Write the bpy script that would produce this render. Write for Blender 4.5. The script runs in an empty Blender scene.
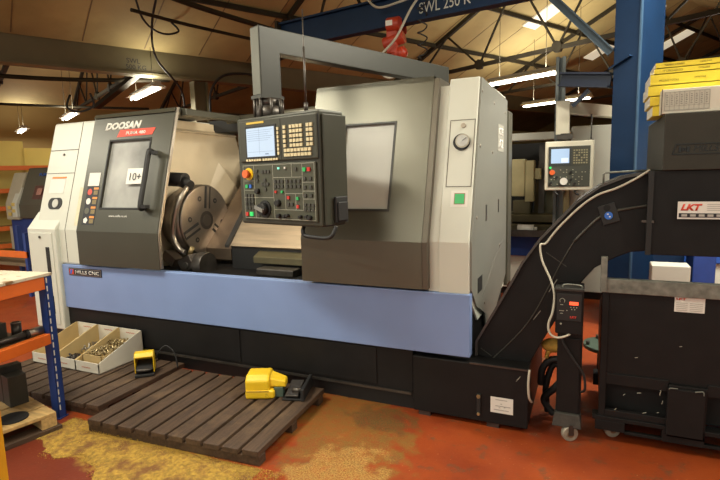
import bpy, bmesh, math, random
from mathutils import Vector, Matrix, Euler
random.seed(7)
D = bpy.data
S = bpy.context.scene
COL = S.collection
PI = math.pi

# ------------------------------------------------------------------ materials
MATS = {}
def mat(name, col, rough=.5, metal=0., var=.08, scale=6., bump=0., bscale=60., emit=None, estr=1., coat=0., trans=0., stretch=None, dirt=None, dscale=3., dlo=.5, dhi=.7, spec=.5):
    if name in MATS: return MATS[name]
    m = D.materials.new(name); m.use_nodes = True
    nt = m.node_tree; N = nt.nodes; L = nt.links
    b = N['Principled BSDF']
    tc = N.new('ShaderNodeTexCoord'); mp = N.new('ShaderNodeMapping')
    L.new(tc.outputs['Object'], mp.inputs['Vector'])
    if stretch: mp.inputs['Scale'].default_value = stretch
    no = N.new('ShaderNodeTexNoise'); no.inputs['Scale'].default_value = scale; no.inputs['Detail'].default_value = 5
    L.new(mp.outputs[0], no.inputs['Vector'])
    cr = N.new('ShaderNodeValToRGB')
    c0 = [max(0, c*(1-var)) for c in col]; c1 = [min(1, c*(1+var)) for c in col]
    cr.color_ramp.elements[0].color = (*c0, 1); cr.color_ramp.elements[1].color = (*c1, 1)
    cr.color_ramp.elements[0].position = .3; cr.color_ramp.elements[1].position = .7
    L.new(no.outputs['Fac'], cr.inputs['Fac'])
    out = cr.outputs[0]
    if dirt:
        n2 = N.new('ShaderNodeTexNoise'); n2.inputs['Scale'].default_value = dscale; n2.inputs['Detail'].default_value = 8; n2.inputs['Roughness'].default_value = .65
        L.new(tc.outputs['Object'], n2.inputs['Vector'])
        r2 = N.new('ShaderNodeMapRange'); r2.inputs[1].default_value = dlo; r2.inputs[2].default_value = dhi
        L.new(n2.outputs['Fac'], r2.inputs[0])
        mx = N.new('ShaderNodeMix'); mx.data_type = 'RGBA'
        L.new(r2.outputs[0], mx.inputs[0]); L.new(out, mx.inputs[6]); mx.inputs[7].default_value = (*dirt, 1)
        out = mx.outputs[2]
    L.new(out, b.inputs['Base Color'])
    b.inputs['Roughness'].default_value = rough; b.inputs['Metallic'].default_value = metal
    b.inputs['Coat Weight'].default_value = coat; b.inputs['Specular IOR Level'].default_value = spec
    b.inputs['Transmission Weight'].default_value = trans
    if emit:
        b.inputs['Emission Color'].default_value = (*emit, 1); b.inputs['Emission Strength'].default_value = estr
    if bump:
        nb = N.new('ShaderNodeTexNoise'); nb.inputs['Scale'].default_value = bscale; nb.inputs['Detail'].default_value = 4
        L.new(mp.outputs[0], nb.inputs['Vector'])
        bp = N.new('ShaderNodeBump'); bp.inputs['Strength'].default_value = bump; bp.inputs['Distance'].default_value = .01
        L.new(nb.outputs['Fac'], bp.inputs['Height']); L.new(bp.outputs[0], b.inputs['Normal'])
    MATS[name] = m
    return m

taupe   = mat('taupe_paint', (.060,.058,.042), .36, .3, .05, 3, .06, 300)
taupe2  = mat('taupe_grey_paint', (.125,.12,.09), .33, .45, .05, 3, .05, 300)
cream   = mat('cream_enamel', (.60,.61,.53), .42, 0, .03, 3, .04, 300)
cream_in= mat('cream_splash_guard', (.62,.52,.36), .38, 0, .06, 4)
blue_p  = mat('pale_blue_enamel', (.20,.29,.53), .38, 0, .04, 3, .05, 250)
black_p = mat('black_textured_paint', (.010,.0095,.0095), .5, 0, .15, 8, .1, 250, spec=.22)
black_r = mat('matt_black', (.012,.012,.012), .6, 0, .1, 8)
steel   = mat('machined_steel', (.36,.32,.27), .36, .9, .12, 10, .03, 90)
steel_b = mat('bright_way_cover', (.62,.50,.36), .38, .85, .14, 3, .05, 60, stretch=(1,8,8))
dsteel  = mat('dark_steel', (.10,.09,.08), .4, .8, .2, 12, .05, 90)
galv    = mat('galvanised_strip', (.20,.21,.18), .5, .55, .35, 22, .05, 80)
side_g  = mat('grey_side_sheet', (.235,.235,.205), .45, .3, .05, 2.2, .03, 200)
white   = mat('white_label_paper', (.72,.70,.64), .6, 0, .02)
ink     = mat('black_ink', (.02,.02,.025), .6, 0, 0)
red_ink = mat('red_ink', (.62,.06,.03), .5, 0, .05)
orange  = mat('orange_beam_paint', (.72,.15,.015), .45, 0, .08, 5, dirt=(.25,.06,.02), dscale=9, dlo=.6, dhi=.85)
rack_b  = mat('blue_rack_paint', (.015,.045,.21), .45, 0, .1, 9)
col_b   = mat('blue_column_paint', (.005,.022,.062), .5, 0, .12, 4, .05, 40, spec=.25)
yellow  = mat('yellow_plastic', (.80,.52,.015), .42, 0, .06, 10, dirt=(.25,.16,.02), dscale=25, dlo=.62, dhi=.75)
yel_bk  = mat('yellow_paper_cover', (.86,.68,.045), .5, 0, .03, 5)
paper   = mat('page_edges', (.68,.66,.58), .7, 0, .1, 60, .1, 200, stretch=(1,1,14))
wood_d  = mat('dirty_duckboard_wood', (.066,.038,.021), .62, 0, .4, 7, .35, 40, stretch=(9,.8,9), dirt=(.13,.08,.04), dscale=6, dlo=.54, dhi=.76)
wood_l  = mat('pale_pallet_wood', (.50,.33,.13), .65, 0, .25, 8, .2, 40, stretch=(1,6,6))
glass_p = mat('pale_window_glass', (.50,.50,.45), .4, 0, .05, 2)
glass_d = mat('grey_window_glass', (.26,.26,.24), .45, 0, .45, 2.6)
screen  = mat('lcd_screen', (.2,.25,.3), .3, 0, .02, emit=(.55,.68,.86), estr=.75)
screen2 = mat('lcd_screen_dimmer', (.2,.25,.3), .3, 0, .02, emit=(.45,.66,.95), estr=.7)
panel_k = mat('olive_panel_face', (.055,.057,.036), .5, 0, .05)
key_c   = mat('cream_keys', (.62,.54,.33), .5, 0, .05)
key_d   = mat('dark_keys', (.05,.05,.042), .45, 0, .05)
line_w  = mat('panel_print_lines', (.32,.32,.26), .6, 0, 0)
red_k   = mat('red_button', (.55,.03,.02), .35, 0, 0)
green_k = mat('green_button', (.03,.42,.12), .35, 0, 0)
blue_k  = mat('blue_button', (.03,.12,.5), .35, 0, 0)
tan_rf  = mat('tan_roof_board', (.34,.26,.105), .85, 0, .14, .8, .05, 20, dirt=(.24,.175,.065), dscale=.45, dlo=.5, dhi=.75)
seam_m  = mat('roof_board_seam', (.14,.095,.042), .8, 0, .1)
truss_m = mat('dark_truss_steel', (.030,.024,.014), .7, .1, .25, 3, spec=.2)
olive_b = mat('olive_beam_paint', (.135,.115,.06), .55, .1, .12, 1.5)
yel_w   = mat('yellow_wall_panel', (.66,.50,.13), .6, 0, .05, 2)
tube_e  = mat('fluorescent_tube', (.9,.9,.85), .4, 0, 0, emit=(1,.93,.76), estr=14)
skyl    = mat('skylight_panel', (.6,.55,.42), .5, 0, .05, emit=(1,.88,.62), estr=.55)
lampw   = mat('lamp_housing', (.45,.42,.34), .5, 0, .05)
red_h   = mat('red_hoist_paint', (.42,.04,.015), .4, 0, .12)
brassy  = mat('brassy_metal', (.40,.31,.16), .4, .7, .5, 40)
card_y  = mat('buff_cardboard', (.52,.38,.17), .7, 0, .08)
card_w  = mat('white_cardboard', (.64,.60,.50), .65, 0, .04)
red_led = mat('red_led_digits', (.3,.02,.01), .4, 0, 0, emit=(1,.09,.03), estr=2.2)
gran_m  = mat('yellow_absorbent_granules', (.44,.28,.045), .85, 0, .35, 90)
green_d = mat('dark_green_paint', (.07,.105,.08), .5, .2, .15)
cable_w = mat('grey_white_cable', (.48,.45,.36), .5, 0, .05)
brown   = mat('brown_wood_pole', (.13,.06,.03), .6, 0, .15)
rust    = mat('worn_rag_yellow', (.42,.24,.04), .8, 0, .3, 20, .3, 60)

# floor: red epoxy with worn and oily patches and scattered yellow granule dust
def floor_mat():
    m = D.materials.new('red_orange_floor_paint'); m.use_nodes = True
    nt = m.node_tree; N = nt.nodes; L = nt.links; b = N['Principled BSDF']
    tc = N.new('ShaderNodeTexCoord')
    def noise(s, d=6, r=.6):
        n = N.new('ShaderNodeTexNoise'); n.inputs['Scale'].default_value = s; n.inputs['Detail'].default_value = d; n.inputs['Roughness'].default_value = r
        L.new(tc.outputs['Object'], n.inputs['Vector']); return n.outputs['Fac']
    def rng(o, a, c):
        r = N.new('ShaderNodeMapRange'); r.inputs[1].default_value = a; r.inputs[2].default_value = c
        L.new(o, r.inputs[0]); return r.outputs[0]
    def mix(f, a, c):
        x = N.new('ShaderNodeMix'); x.data_type = 'RGBA'; L.new(f, x.inputs[0])
        if isinstance(a, tuple): x.inputs[6].default_value = (*a, 1)
        else: L.new(a, x.inputs[6])
        x.inputs[7].default_value = (*c, 1); return x.outputs[2]
    def mul(a, c):
        x = N.new('ShaderNodeMath'); x.operation = 'MULTIPLY'; L.new(a, x.inputs[0])
        if isinstance(c, float): x.inputs[1].default_value = c
        else: L.new(c, x.inputs[1])
        return x.outputs[0]
    def blob(cx, cy, rx, ry, rot=0.):
        mp = N.new('ShaderNodeMapping'); mp.vector_type = 'TEXTURE'
        mp.inputs['Location'].default_value = (cx, cy, 0); mp.inputs['Scale'].default_value = (rx, ry, 1); mp.inputs['Rotation'].default_value = (0, 0, rot)
        L.new(tc.outputs['Object'], mp.inputs['Vector'])
        g = N.new('ShaderNodeTexGradient'); g.gradient_type = 'SPHERICAL'; L.new(mp.outputs[0], g.inputs['Vector'])
        n = N.new('ShaderNodeTexNoise'); n.inputs['Scale'].default_value = 9; n.inputs['Detail'].default_value = 8; L.new(tc.outputs['Object'], n.inputs['Vector'])
        a = N.new('ShaderNodeMath'); a.operation = 'MULTIPLY_ADD'; L.new(n.outputs['Fac'], a.inputs[0]); a.inputs[1].default_value = 1.3; L.new(g.outputs['Fac'], a.inputs[2])
        return rng(a.outputs[0], .92, 1.12)
    c = mix(rng(noise(2.2), .35, .7), (.315,.056,.010), (.20,.030,.008))
    c = mix(mul(rng(noise(7, 8, .7), .56, .66), .7), c, (.10,.062,.032))
    # ochre dust patch beside the duckboard, darker wet granules near the machine
    c = mix(mul(blob(-2.9, 1.4, 1.9, 1.2, .0), .85), c, (.13,.022,.010))  # darker red stain; the dim light at lower left is painted in too
    fine = rng(noise(110, 3, .7), .38, .60); mid = rng(noise(16, 6, .7), .38, .62)
    c = mix(mul(mul(blob(-1.33, 2.62, .60, .98, .35), mid), .85), c, (.17,.085,.020))
    c = mix(mul(mul(blob(-1.33, 2.62, .62, 1.0, .35), fine), .75), c, (.22,.125,.026))
    c = mix(mul(mul(blob(-1.20, 2.88, .36, .26), fine), .85), c, (.06,.045,.018))
    c = mix(mul(mul(blob(-1.2, 2.15, .40, .55), fine), .6), c, (.52,.32,.09))
    c = mix(mul(blob(-2.45, 1.98, .95, .30, .0), .9), c, (.36,.22,.035))
    sp = rng(noise(75, 2, .5), .70, .76)
    c = mix(mul(sp, .5), c, (.62,.42,.2))
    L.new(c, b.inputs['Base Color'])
    b.inputs['Specular IOR Level'].default_value = .35
    rr = N.new('ShaderNodeMapRange'); rr.inputs[3].default_value = .32; rr.inputs[4].default_value = .62; L.new(noise(5), rr.inputs[0]); L.new(rr.outputs[0], b.inputs['Roughness'])
    bp = N.new('ShaderNodeBump'); bp.inputs['Strength'].default_value = .15; bp.inputs['Distance'].default_value = .01
    L.new(noise(45), bp.inputs['Height']); L.new(bp.outputs[0], b.inputs['Normal'])
    return m
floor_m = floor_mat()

# ------------------------------------------------------------------ mesh builder
class MB:
    def __init__(s, M=None): s.bm = bmesh.new(); s.M = M or Matrix()
    def hexa(s, pts, smooth=False):
        v = [s.bm.verts.new(s.M @ Vector(p)) for p in pts]
        for f in ((0,3,2,1),(4,5,6,7),(0,1,5,4),(1,2,6,5),(2,3,7,6),(3,0,4,7)): s.bm.faces.new([v[i] for i in f])
        return s
    def box(s, x0, x1, y0, y1, z0, z1):
        return s.hexa([(x0,y0,z0),(x1,y0,z0),(x1,y1,z0),(x0,y1,z0),(x0,y0,z1),(x1,y0,z1),(x1,y1,z1),(x0,y1,z1)])
    def prism(s, poly, ax, lo, hi):
        def P(a, b, c): return {0:(c,a,b), 1:(a,c,b), 2:(a,b,c)}[ax]
        A = [s.bm.verts.new(s.M @ Vector(P(a,b,lo))) for a,b in poly]
        B = [s.bm.verts.new(s.M @ Vector(P(a,b,hi))) for a,b in poly]
        n = len(poly); s.bm.faces.new(A); s.bm.faces.new(B[::-1])
        for i in range(n): s.bm.faces.new([A[i], B[i], B[(i+1)%n], A[(i+1)%n]])
        return s
    def cyl(s, p0, p1, r0, r1=None, seg=24, caps=True):
        r1 = r0 if r1 is None else r1
        p0 = Vector(p0); p1 = Vector(p1); d = (p1-p0).normalized()
        a = d.orthogonal().normalized(); b = d.cross(a)
        A = [s.bm.verts.new(s.M @ (p0 + r0*(a*math.cos(t*2*PI/seg)+b*math.sin(t*2*PI/seg)))) for t in range(seg)]
        B = [s.bm.verts.new(s.M @ (p1 + r1*(a*math.cos(t*2*PI/seg)+b*math.sin(t*2*PI/seg)))) for t in range(seg)]
        for i in range(seg):
            f = s.bm.faces.new([A[i], A[(i+1)%seg], B[(i+1)%seg], B[i]]); f.smooth = True
        if caps: s.bm.faces.new(A[::-1]); s.bm.faces.new(B)
        return s
    def tube(s, pts, r, seg=8, smooth=True, res=6):
        pts = [Vector(p) for p in pts]
        if smooth and len(pts) > 2:
            q = []
            for i in range(len(pts)-1):
                p0 = pts[max(i-1,0)]; p1 = pts[i]; p2 = pts[i+1]; p3 = pts[min(i+2,len(pts)-1)]
                for k in range(res):
                    t = k/res
                    q.append(.5*((2*p1)+(p2-p0)*t+(2*p0-5*p1+4*p2-p3)*t*t+(3*p1-p0-3*p2+p3)*t**3))
            q.append(pts[-1]); pts = q
        rings = []; prev = None
        for i, p in enumerate(pts):
            d = (pts[min(i+1,len(pts)-1)] - pts[max(i-1,0)]).normalized()
            a = prev - d*prev.dot(d) if prev else d.orthogonal()
            if a.length < 1e-5: a = d.orthogonal()
            a.normalize(); prev = a; b = d.cross(a)
            rings.append([s.bm.verts.new(s.M @ (p + r*(a*math.cos(t*2*PI/seg)+b*math.sin(t*2*PI/seg)))) for t in range(seg)])
        for A, B in zip(rings, rings[1:]):
            for i in range(seg):
                f = s.bm.faces.new([A[i], A[(i+1)%seg], B[(i+1)%seg], B[i]]); f.smooth = True
        s.bm.faces.new(rings[0][::-1]); s.bm.faces.new(rings[-1])
        return s
    def bar(s, p0, p1, w, h=None, up=(0,0,1)):
        h = w if h is None else h
        p0 = Vector(p0); p1 = Vector(p1); d = (p1-p0).normalized(); up = Vector(up)
        if abs(d.dot(up)) > .98: up = Vector((1,0,0))
        a = d.cross(up).normalized()*w/2; b = a.cross(d).normalized()*h/2
        return s.hexa([p0-a-b, p0+a-b, p1+a-b, p1-a-b, p0-a+b, p0+a+b, p1+a+b, p1-a+b])
    def ibar(s, p0, p1, w, h, t=.02):
        p0 = Vector(p0); p1 = Vector(p1); d = (p1-p0).normalized(); up = Vector((0,0,1))
        if abs(d.dot(up)) > .98: up = Vector((0,1,0))
        a = d.cross(up).normalized(); b = a.cross(d).normalized()
        for o in (-1, 1):
            s.bar(p0+b*o*(h/2-t/2), p1+b*o*(h/2-t/2), w, t, tuple(up))
        s.bar(p0, p1, t, h-2*t, tuple(up)); return s
    def sph(s, c, r, sc=(1,1,1), seg=20, rings=12):
        M = s.M @ Matrix.Translation(c) @ Matrix.Diagonal((r*sc[0], r*sc[1], r*sc[2], 1))
        g = bmesh.ops.create_uvsphere(s.bm, u_segments=seg, v_segments=rings, radius=1, matrix=M)
        for v in g['verts']:
            for f in v.link_faces: f.smooth = True
        return s

def inv_of(o):
    m = Matrix()
    c = []
    while o is not None: c.append(o.matrix_basis.copy()); o = o.parent
    for b in reversed(c): m = m @ b
    return m.inverted()

def P(parent, name, mb, m, bev=0., label=None, world=True, kind=None, seg=2):
    """link the builder's mesh as ONE object; vertices were given in world space unless world=False"""
    if parent is not None and world: mb.bm.transform(inv_of(parent))
    bmesh.ops.recalc_face_normals(mb.bm, faces=mb.bm.faces)
    me = D.meshes.new(name); mb.bm.to_mesh(me); mb.bm.free()
    me.materials.append(m)
    o = D.objects.new(name, me); COL.objects.link(o)
    if parent is not None: o.parent = parent
    if bev:
        b = o.modifiers.new('bevel', 'BEVEL'); b.width = bev; b.segments = seg; b.limit_method = 'ANGLE'; b.angle_limit = math.radians(40)
    if label: o['label'] = label
    if kind: o['kind'] = kind
    return o
def center(o):
    """move the origin of a top-level mesh to its base centre"""
    vs = [v.co for v in o.data.vertices]
    c = Vector([(min(v[i] for v in vs)+max(v[i] for v in vs))/2 for i in range(3)]); c.z = min(v.z for v in vs)
    o.data.transform(Matrix.Translation(-c)); o.location = c
def thing(name, label, cat, loc=(0,0,0), rz=0., group=None, rot=None):
    o = D.objects.new(name, None); COL.objects.link(o); o.empty_display_size = .1
    o.location = loc; o.rotation_euler = rot or (0, 0, rz)
    o['label'] = label; o['category'] = cat
    if group: o['group'] = group
    bpy.context.view_layer.update()
    return o
def tag(o, label, cat, group=None, kind=None):
    center(o)
    o['label'] = label; o['category'] = cat
    if group: o['group'] = group
    if kind: o['kind'] = kind
    return o
def struct(name, mb, m, label=None):
    o = P(None, name, mb, m); o['kind'] = 'structure'
    if label: o['label'] = label
    return o
def dup(root, loc, rz=0., label=None, rot=None):
    r = root.copy(); COL.objects.link(r); r.location = loc; r.rotation_euler = rot or (0,0,rz)
    if label: r['label'] = label
    def rec(a, b):
        for ch in list(a.children):
            if ch is b: continue
            c = ch.copy(); COL.objects.link(c); c.parent = b; rec(ch, c)
    rec(root, r)
    return r

def textmesh(body, width=None, size=None, height=None, bold=0., shear=0., ext=.0006, align='LEFT'):
    cu = D.curves.new('txt', 'FONT'); cu.body = body; cu.size = 1; cu.extrude = 0; cu.offset = bold; cu.shear = shear; cu.resolution_u = 3
    t = D.objects.new('txt', cu); COL.objects.link(t)
    dg = bpy.context.evaluated_depsgraph_get(); dg.update()
    me = D.meshes.new_from_object(t.evaluated_get(dg))
    D.objects.remove(t); D.curves.remove(cu)
    xs = [v.co.x for v in me.vertices]; ys = [v.co.y for v in me.vertices]
    w = max(xs)-min(xs); h = max(ys)-min(ys)
    sx = width/w if width else (height/h); sy = height/h if height else sx
    me.transform(Matrix.Diagonal((sx, sy, 1, 1)) @ Matrix.Translation((-min(xs), -min(ys), 0)))
    return me
def text(parent, name, body, org, xd, yd, m, width=None, height=None, bold=0., shear=0., world=True):
    """flat lettering: lower left corner org, running along xd, up along yd"""
    me = textmesh(body, width, None, height, bold, shear)
    xd = Vector(xd).normalized(); yd = Vector(yd).normalized(); zd = xd.cross(yd).normalized()
    M = Matrix((xd, yd, zd)).transposed().to_4x4(); M.translation = Vector(org)
    bm = bmesh.new(); bm.from_mesh(me); D.meshes.remove(me)
    r = bmesh.ops.extrude_face_region(bm, geom=bm.faces[:])
    for v in [g for g in r['geom'] if isinstance(g, bmesh.types.BMVert)]: v.co.z += .0008
    bm.transform(M)
    mb = MB(); mb.bm.free(); mb.bm = bm
    return P(parent, name, mb, m, world=world)

# building frame: u runs right and away, v runs left and away (27 degrees off the machines)
AL = math.radians(27)
E1 = Vector((math.sin(AL), math.cos(AL), 0)); E2 = Vector((-math.cos(AL), math.sin(AL), 0))
def W(u, v, z=0.): 
    p = E1*u + E2*v; return (p.x, p.y, z)
BM4 = Matrix(((E1.x, E2.x, 0, 0), (E1.y, E2.y, 0, 0), (0, 0, 1, 0), (0, 0, 0, 1)))

# ------------------------------------------------------------------ the hall
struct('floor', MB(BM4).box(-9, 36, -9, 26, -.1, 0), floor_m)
walls = mat('hall_wall_paint', (.30,.20,.07), .8, 0, .1, .5)
struct('wall_left', MB(BM4).box(-9, 36, 26, 26.2, 0, 5), walls)
struct('wall_far', MB(BM4).box(36, 36.2, -9, 26.2, 0, 9), walls)
struct('wall_right', MB(BM4).box(3, 36, -9.2, -9, 0, 5), walls)
SL = .41
def roofz(v):
    k = (v-1) % 11.0
    return 4.42 + SL*min(k, 11-k)
rb = MB(BM4)
for v0, v1 in ((-9,-4.5),(-4.5,1),(1,6.5),(6.5,12),(12,17.5),(17.5,23),(23,26.2)):
    z0, z1 = roofz(v0), roofz(v1)
    # the strips keep their own slope; a roof slope is a real 8 cm slab
    rb.hexa([(-3.5 if v1<=6.5 else -9,v0,z0),(36.2,v0,z0),(36.2,v1,z1),(-3.5 if v1<=6.5 else -9,v1,z1),(-3.5 if v1<=6.5 else -9,v0,z0+.08),(36.2,v0,z0+.08),(36.2,v1,z1+.08),(-3.5 if v1<=6.5 else -9,v1,z1+.08)])
struct('ceiling', rb, tan_rf)
sm = MB(BM4)
for v0, v1 in ((1,6.5),(6.5,12),(12,17.5)):
    u = -5.
    while u < 34:
        sm.hexa([(u,v0+.05,roofz(v0+.05)-.006),(u+.022,v0+.05,roofz(v0+.05)-.006),(u+.022,v1-.05,roofz(v1-.05)-.006),(u,v1-.05,roofz(v1-.05)-.006),
                 (u,v0+.05,roofz(v0+.05)+.004),(u+.022,v0+.05,roofz(v0+.05)+.004),(u+.022,v1-.05,roofz(v1-.05)+.004),(u,v1-.05,roofz(v1-.05)+.004)])
        u += 1.22
struct('trim_1', sm, seam_m)

# low yellow partition with orange shelving in the far left corner
pw = MB(BM4)
pw.box(-3, 1.2, 13, 13.06, 0, 2.46); pw.box(1.22, 3.4, 13, 13.06, 0, 2.32)
pw.box(-3, 3.4, 12.985, 13, 1.9, 1.93)
for u in (-.9, .2, 1.2, 2.3): pw.box(u, u+.03, 12.98, 13, 0, 2.3)
struct('wall_partition', pw, yel_w)

# valley beam of the roof with its load marking, the next one, and their columns
vb = thing('roof_beam', 'long olive steel roof beam over the left machine, marked SWL 500KG', 'beam', W(2, 12.1, 3.88))
P(vb, 'beam_web', MB(BM4).box(-7, 26, 12.05, 12.25, 3.93, 4.47), olive_b)
P(vb, 'bottom_flange', MB(BM4).box(-7, 26, 11.98, 12.32, 3.88, 3.93), olive_b)
text(vb, 'load_marking', 'SWL', W(3.18, 12.045, 4.12), E1, (0,0,1), ink, width=.28, height=.10)
text(vb, 'load_marking', '500 KG', W(3.16, 12.045, 3.99), E1, (0,0,1), ink, width=.42, height=.10)
def roof_column(u, v, label):
    c = thing('roof_column', label, 'column', W(u, v, 0))
    P(c, 'shaft', MB(BM4).box(u-.16, u+.16, v-.03, v+.03, 0, 3.86).box(u-.17, u-.14, v-.14, v+.14, 0, 3.86).box(u+.14, u+.17, v-.14, v+.14, 0, 3.86), olive_b)
    P(c, 'base_plate', MB(BM4).box(u-.25, u+.25, v-.25, v+.25, 0, .025), olive_b)
    return c
roof_column(4.8, 12.15, 'olive steel column under the marked roof beam, wrapped with black cables')

# trusses: chord, two rafters and web bars each, one truss every 4.6 m
def truss(u, v0, v1, label, webs=6):
    t = thing('roof_truss', label, 'truss', W(u, v0, 4.3), 0, 'steel roof trusses')
    zc = 4.30; vm = (v0+v1)/2
    P(t, 'bottom_chord', MB().bar(W(u,v0,zc), W(u,v1,zc), .09, .09), truss_m)
    P(t, 'rafter', MB().bar(W(u,v0,roofz(v0)-.06), W(u,vm,roofz(vm-.01)-.06), .09, .1), truss_m)
    P(t, 'rafter', MB().bar(W(u,vm,roofz(vm-.01)-.06), W(u,v1,roofz(v1-.01)-.06), .09, .1), truss_m)
    n = webs
    for i in range(n):
        a = v0+(v1-v0)*(i+.5)/n; b = v0+(v1-v0)*(i+1)/n
        P(t, 'web_bar', MB().bar(W(u,a,zc), W(u,b-(.02 if i==n-1 else 0),roofz(b-.02)-.08), .042, .042), truss_m)
        if i: 
            c = v0+(v1-v0)*i/n
            P(t, 'web_bar', MB().bar(W(u,a,zc), W(u,c,roofz(c)-.08), .042, .042), truss_m)
    for a in (v0+(v1-v0)*2.5/n, v0+(v1-v0)*3.5/n): P(t, 'gusset_plate', MB().cyl(W(u-.06,a,zc+.02), W(u+.06,a,zc+.02), .13, seg=7), truss_m)
    return t
for k, u in enumerate((6.2, 11.0, 15.6, 20.2, 24.8)):
    truss(u, 1, 12, ('%s of the five dark steel trusses spanning the near roof bay' % ('nearest','second','third','fourth','farthest')[k]), 5 if k==1 else 6)
for k, u in enumerate((-1.5, 1.2, 3.9, 7.2)):
    truss(u, 12.3, 23, ('%s dark steel truss beyond the olive beam, counted from the left' % ('first','second','third','fourth')[k]), 6)
# purlins along the roof
for k, (v, dz) in enumerate(((10.2,-.07),(8.6,-.07),(7.2,-.07),(4.4,-.07),(2.6,-.07),(14,-.07),(15.8,-.07))):
    z = roofz(v)+dz
    o = P(None, 'roof_purlin', MB().bar(W(-7,v,z), W(34,v,z), .06, .1), truss_m)
    tag(o, ['lowest dark purlin on the slope above the olive beam','second dark purlin up the slope above the olive beam','purlin nearest the ridge above the lathe','dark purlin on the slope right of the ridge, upper one','dark purlin on the slope right of the ridge, lower one','dark purlin beyond the olive beam, lower one','dark purlin beyond the olive beam, upper one'][k], 'purlin', 'roof purlins')
# long pipes slung under the roof at left and centre
for pts, r, lab in ((((W(-2,14.4,4.0)), W(1.9,14.3,4.02), W(4.4,13.0,4.0)), .05, 'sagging dark service pipe below the olive beam at left'),
                    ((W(1.8,7.4,4.25), W(3.2,7.9,4.2), W(5.4,8.6,4.2), W(7.5,9.4,4.2)), .045, 'dark conduit crossing the tan roof above the pendant arm, upper'),
                    ((W(2.4,8.6,4.2), W(3.4,8.9,4.2), W(4.9,9.2,4.2), W(6.5,9.6,4.2)), .03, 'dark conduit crossing the tan roof above the pendant arm, lower')):
    tag(P(None, 'conduit', MB().tube(pts, r), truss_m), lab, 'pipe')
tag(P(None, 'conduit', MB().tube([W(.6,19.2,3.98), W(3.0,18.8,3.96), W(5.4,18.2,3.95)], .04), truss_m), 'straight dark pipe at far left above the small lamps', 'pipe')
sb = P(None, 'bracing_bar', MB().bar(W(3.1,14.9,3.5), W(3.6,12.4,4.05), .16, .10), truss_m)
tag(sb, 'thick dark diagonal bar running down left from the olive beam above the door', 'bar')

# skylights in the tan slope
for k, (u, v0, v1, lab) in enumerate(((13.5,7.95,8.9,'pale skylight strip left of the blue column top'),(18.1,8.7,9.5,'small pale skylight strip just left of the blue column'),(21.1,7.2,8.5,'pale skylight strip right of the blue column'),(17.5,6.9,7.5,'pale skylight strip highest, right of the blue column'))):
    w = .32
    mb = MB(BM4).hexa([(u-w,v0,roofz(v0)-.045),(u+w,v0,roofz(v0)-.045),(u+w,v1,roofz(v1)-.045),(u-w,v1,roofz(v1)-.045),(u-w,v0,roofz(v0)-.002),(u+w,v0,roofz(v0)-.002),(u+w,v1,roofz(v1)-.002),(u-w,v1,roofz(v1)-.002)])
    tag(P(None, 'skylight', mb, skyl), lab, 'skylight', 'roof skylights')
v0, v1, u = 13.6, 14.6, 4.2
w_e = mat('bright_window_light', (.7,.7,.6), .5, 0, 0, emit=(1,.93,.78), estr=2.2)
tag(P(None, 'skylight', MB(BM4).hexa([(u-.3,v0,roofz(v0)-.045),(u+.3,v0,roofz(v0)-.045),(u+.3,v1,roofz(v1)-.045),(u-.3,v1,roofz(v1)-.045),(u-.3,v0,roofz(v0)-.002),(u+.3,v0,roofz(v0)-.002),(u+.3,v1,roofz(v1)-.002),(u-.3,v1,roofz(v1)-.002)]), w_e), 'bright skylight under the olive beam above the left machine door', 'skylight', 'roof skylights')

# fluorescent lamps: twin-tube fittings with their light, the last two added unseen
def lamp(u, vc, z, label, ln=1.7, power=60, up=1.0):
    t = thing('fluorescent_lamp', label, 'lamp', W(u, vc, z), 0, 'hanging fluorescent lamps')
    P(t, 'housing', MB(BM4).box(u-.07, u+.07, vc-ln/2, vc+ln/2, z+.03, z+.09).hexa([(u-.19,vc-ln/2,z-.02),(u+.19,vc-ln/2,z-.02),(u+.19,vc+ln/2,z-.02),(u-.19,vc+ln/2,z-.02),(u-.08,vc-ln/2,z+.04),(u+.08,vc-ln/2,z+.04),(u+.08,vc+ln/2,z+.04),(u-.08,vc+ln/2,z+.04)]), lampw)
    for du in (-.05, .05): P(t, 'tube', MB().cyl(W(u+du,vc-ln/2+.04,z-.05), W(u+du,vc+ln/2-.04,z-.05), .02, seg=12), tube_e)
    for dv in (-ln/3, ln/3): P(t, 'hanger', MB().cyl(W(u,vc+dv,z+.09), W(u,vc+dv,roofz(vc+dv)), .006, seg=6), truss_m)
    if power:
        L = D.lights.new('lamp_light', 'AREA'); L.shape = 'RECTANGLE'; L.size = ln; L.size_y = .3; L.energy = power; L.color = (1,.95,.80)
        lo = D.objects.new('lamp_light', L); COL.objects.link(lo); lo.location = W(u, vc, z-.09); lo.rotation_euler = (0, 0, math.atan2(E2.y, E2.x))
        L2 = L.copy(); L2.energy = UP*PW*up; L2.size_y = .12  # upward copy added to brighten the roof
        l2_ = D.objects.new('lamp_uplight', L2); COL.objects.link(l2_); l2_.location = W(u, vc, z+.12); l2_.rotation_euler = (PI, 0, math.atan2(E2.y, E2.x))
    return t
PW = 150; UP = .42
lamp(3.65, 12.55, 3.6, 'bright twin tube lamp hanging above the left machine door, nearest of the left row', 2.0, PW)
lamp(2.95, 18.0, 3.6, 'small bright lamp left of the machine door top, second of the left row', 1.9, PW)
lamp(2.2, 23.6, 3.6, 'farthest small lamp of the left row, above the yellow panels', 1.9, PW)
lamp(10.0, 6.75, 3.6, 'long bright tube lamp right of the white lathe corner', 1.75, PW, 1.8)
lamp(14.4, 8.55, 3.6, 'distant thin tube lamp behind the second control pendant arm', 2.2, PW, 2.5)
lamp(13.2, 3.0, 3.6, 'fluorescent lamp hidden beyond the blue column', 1.7, PW, 2.5)
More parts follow.
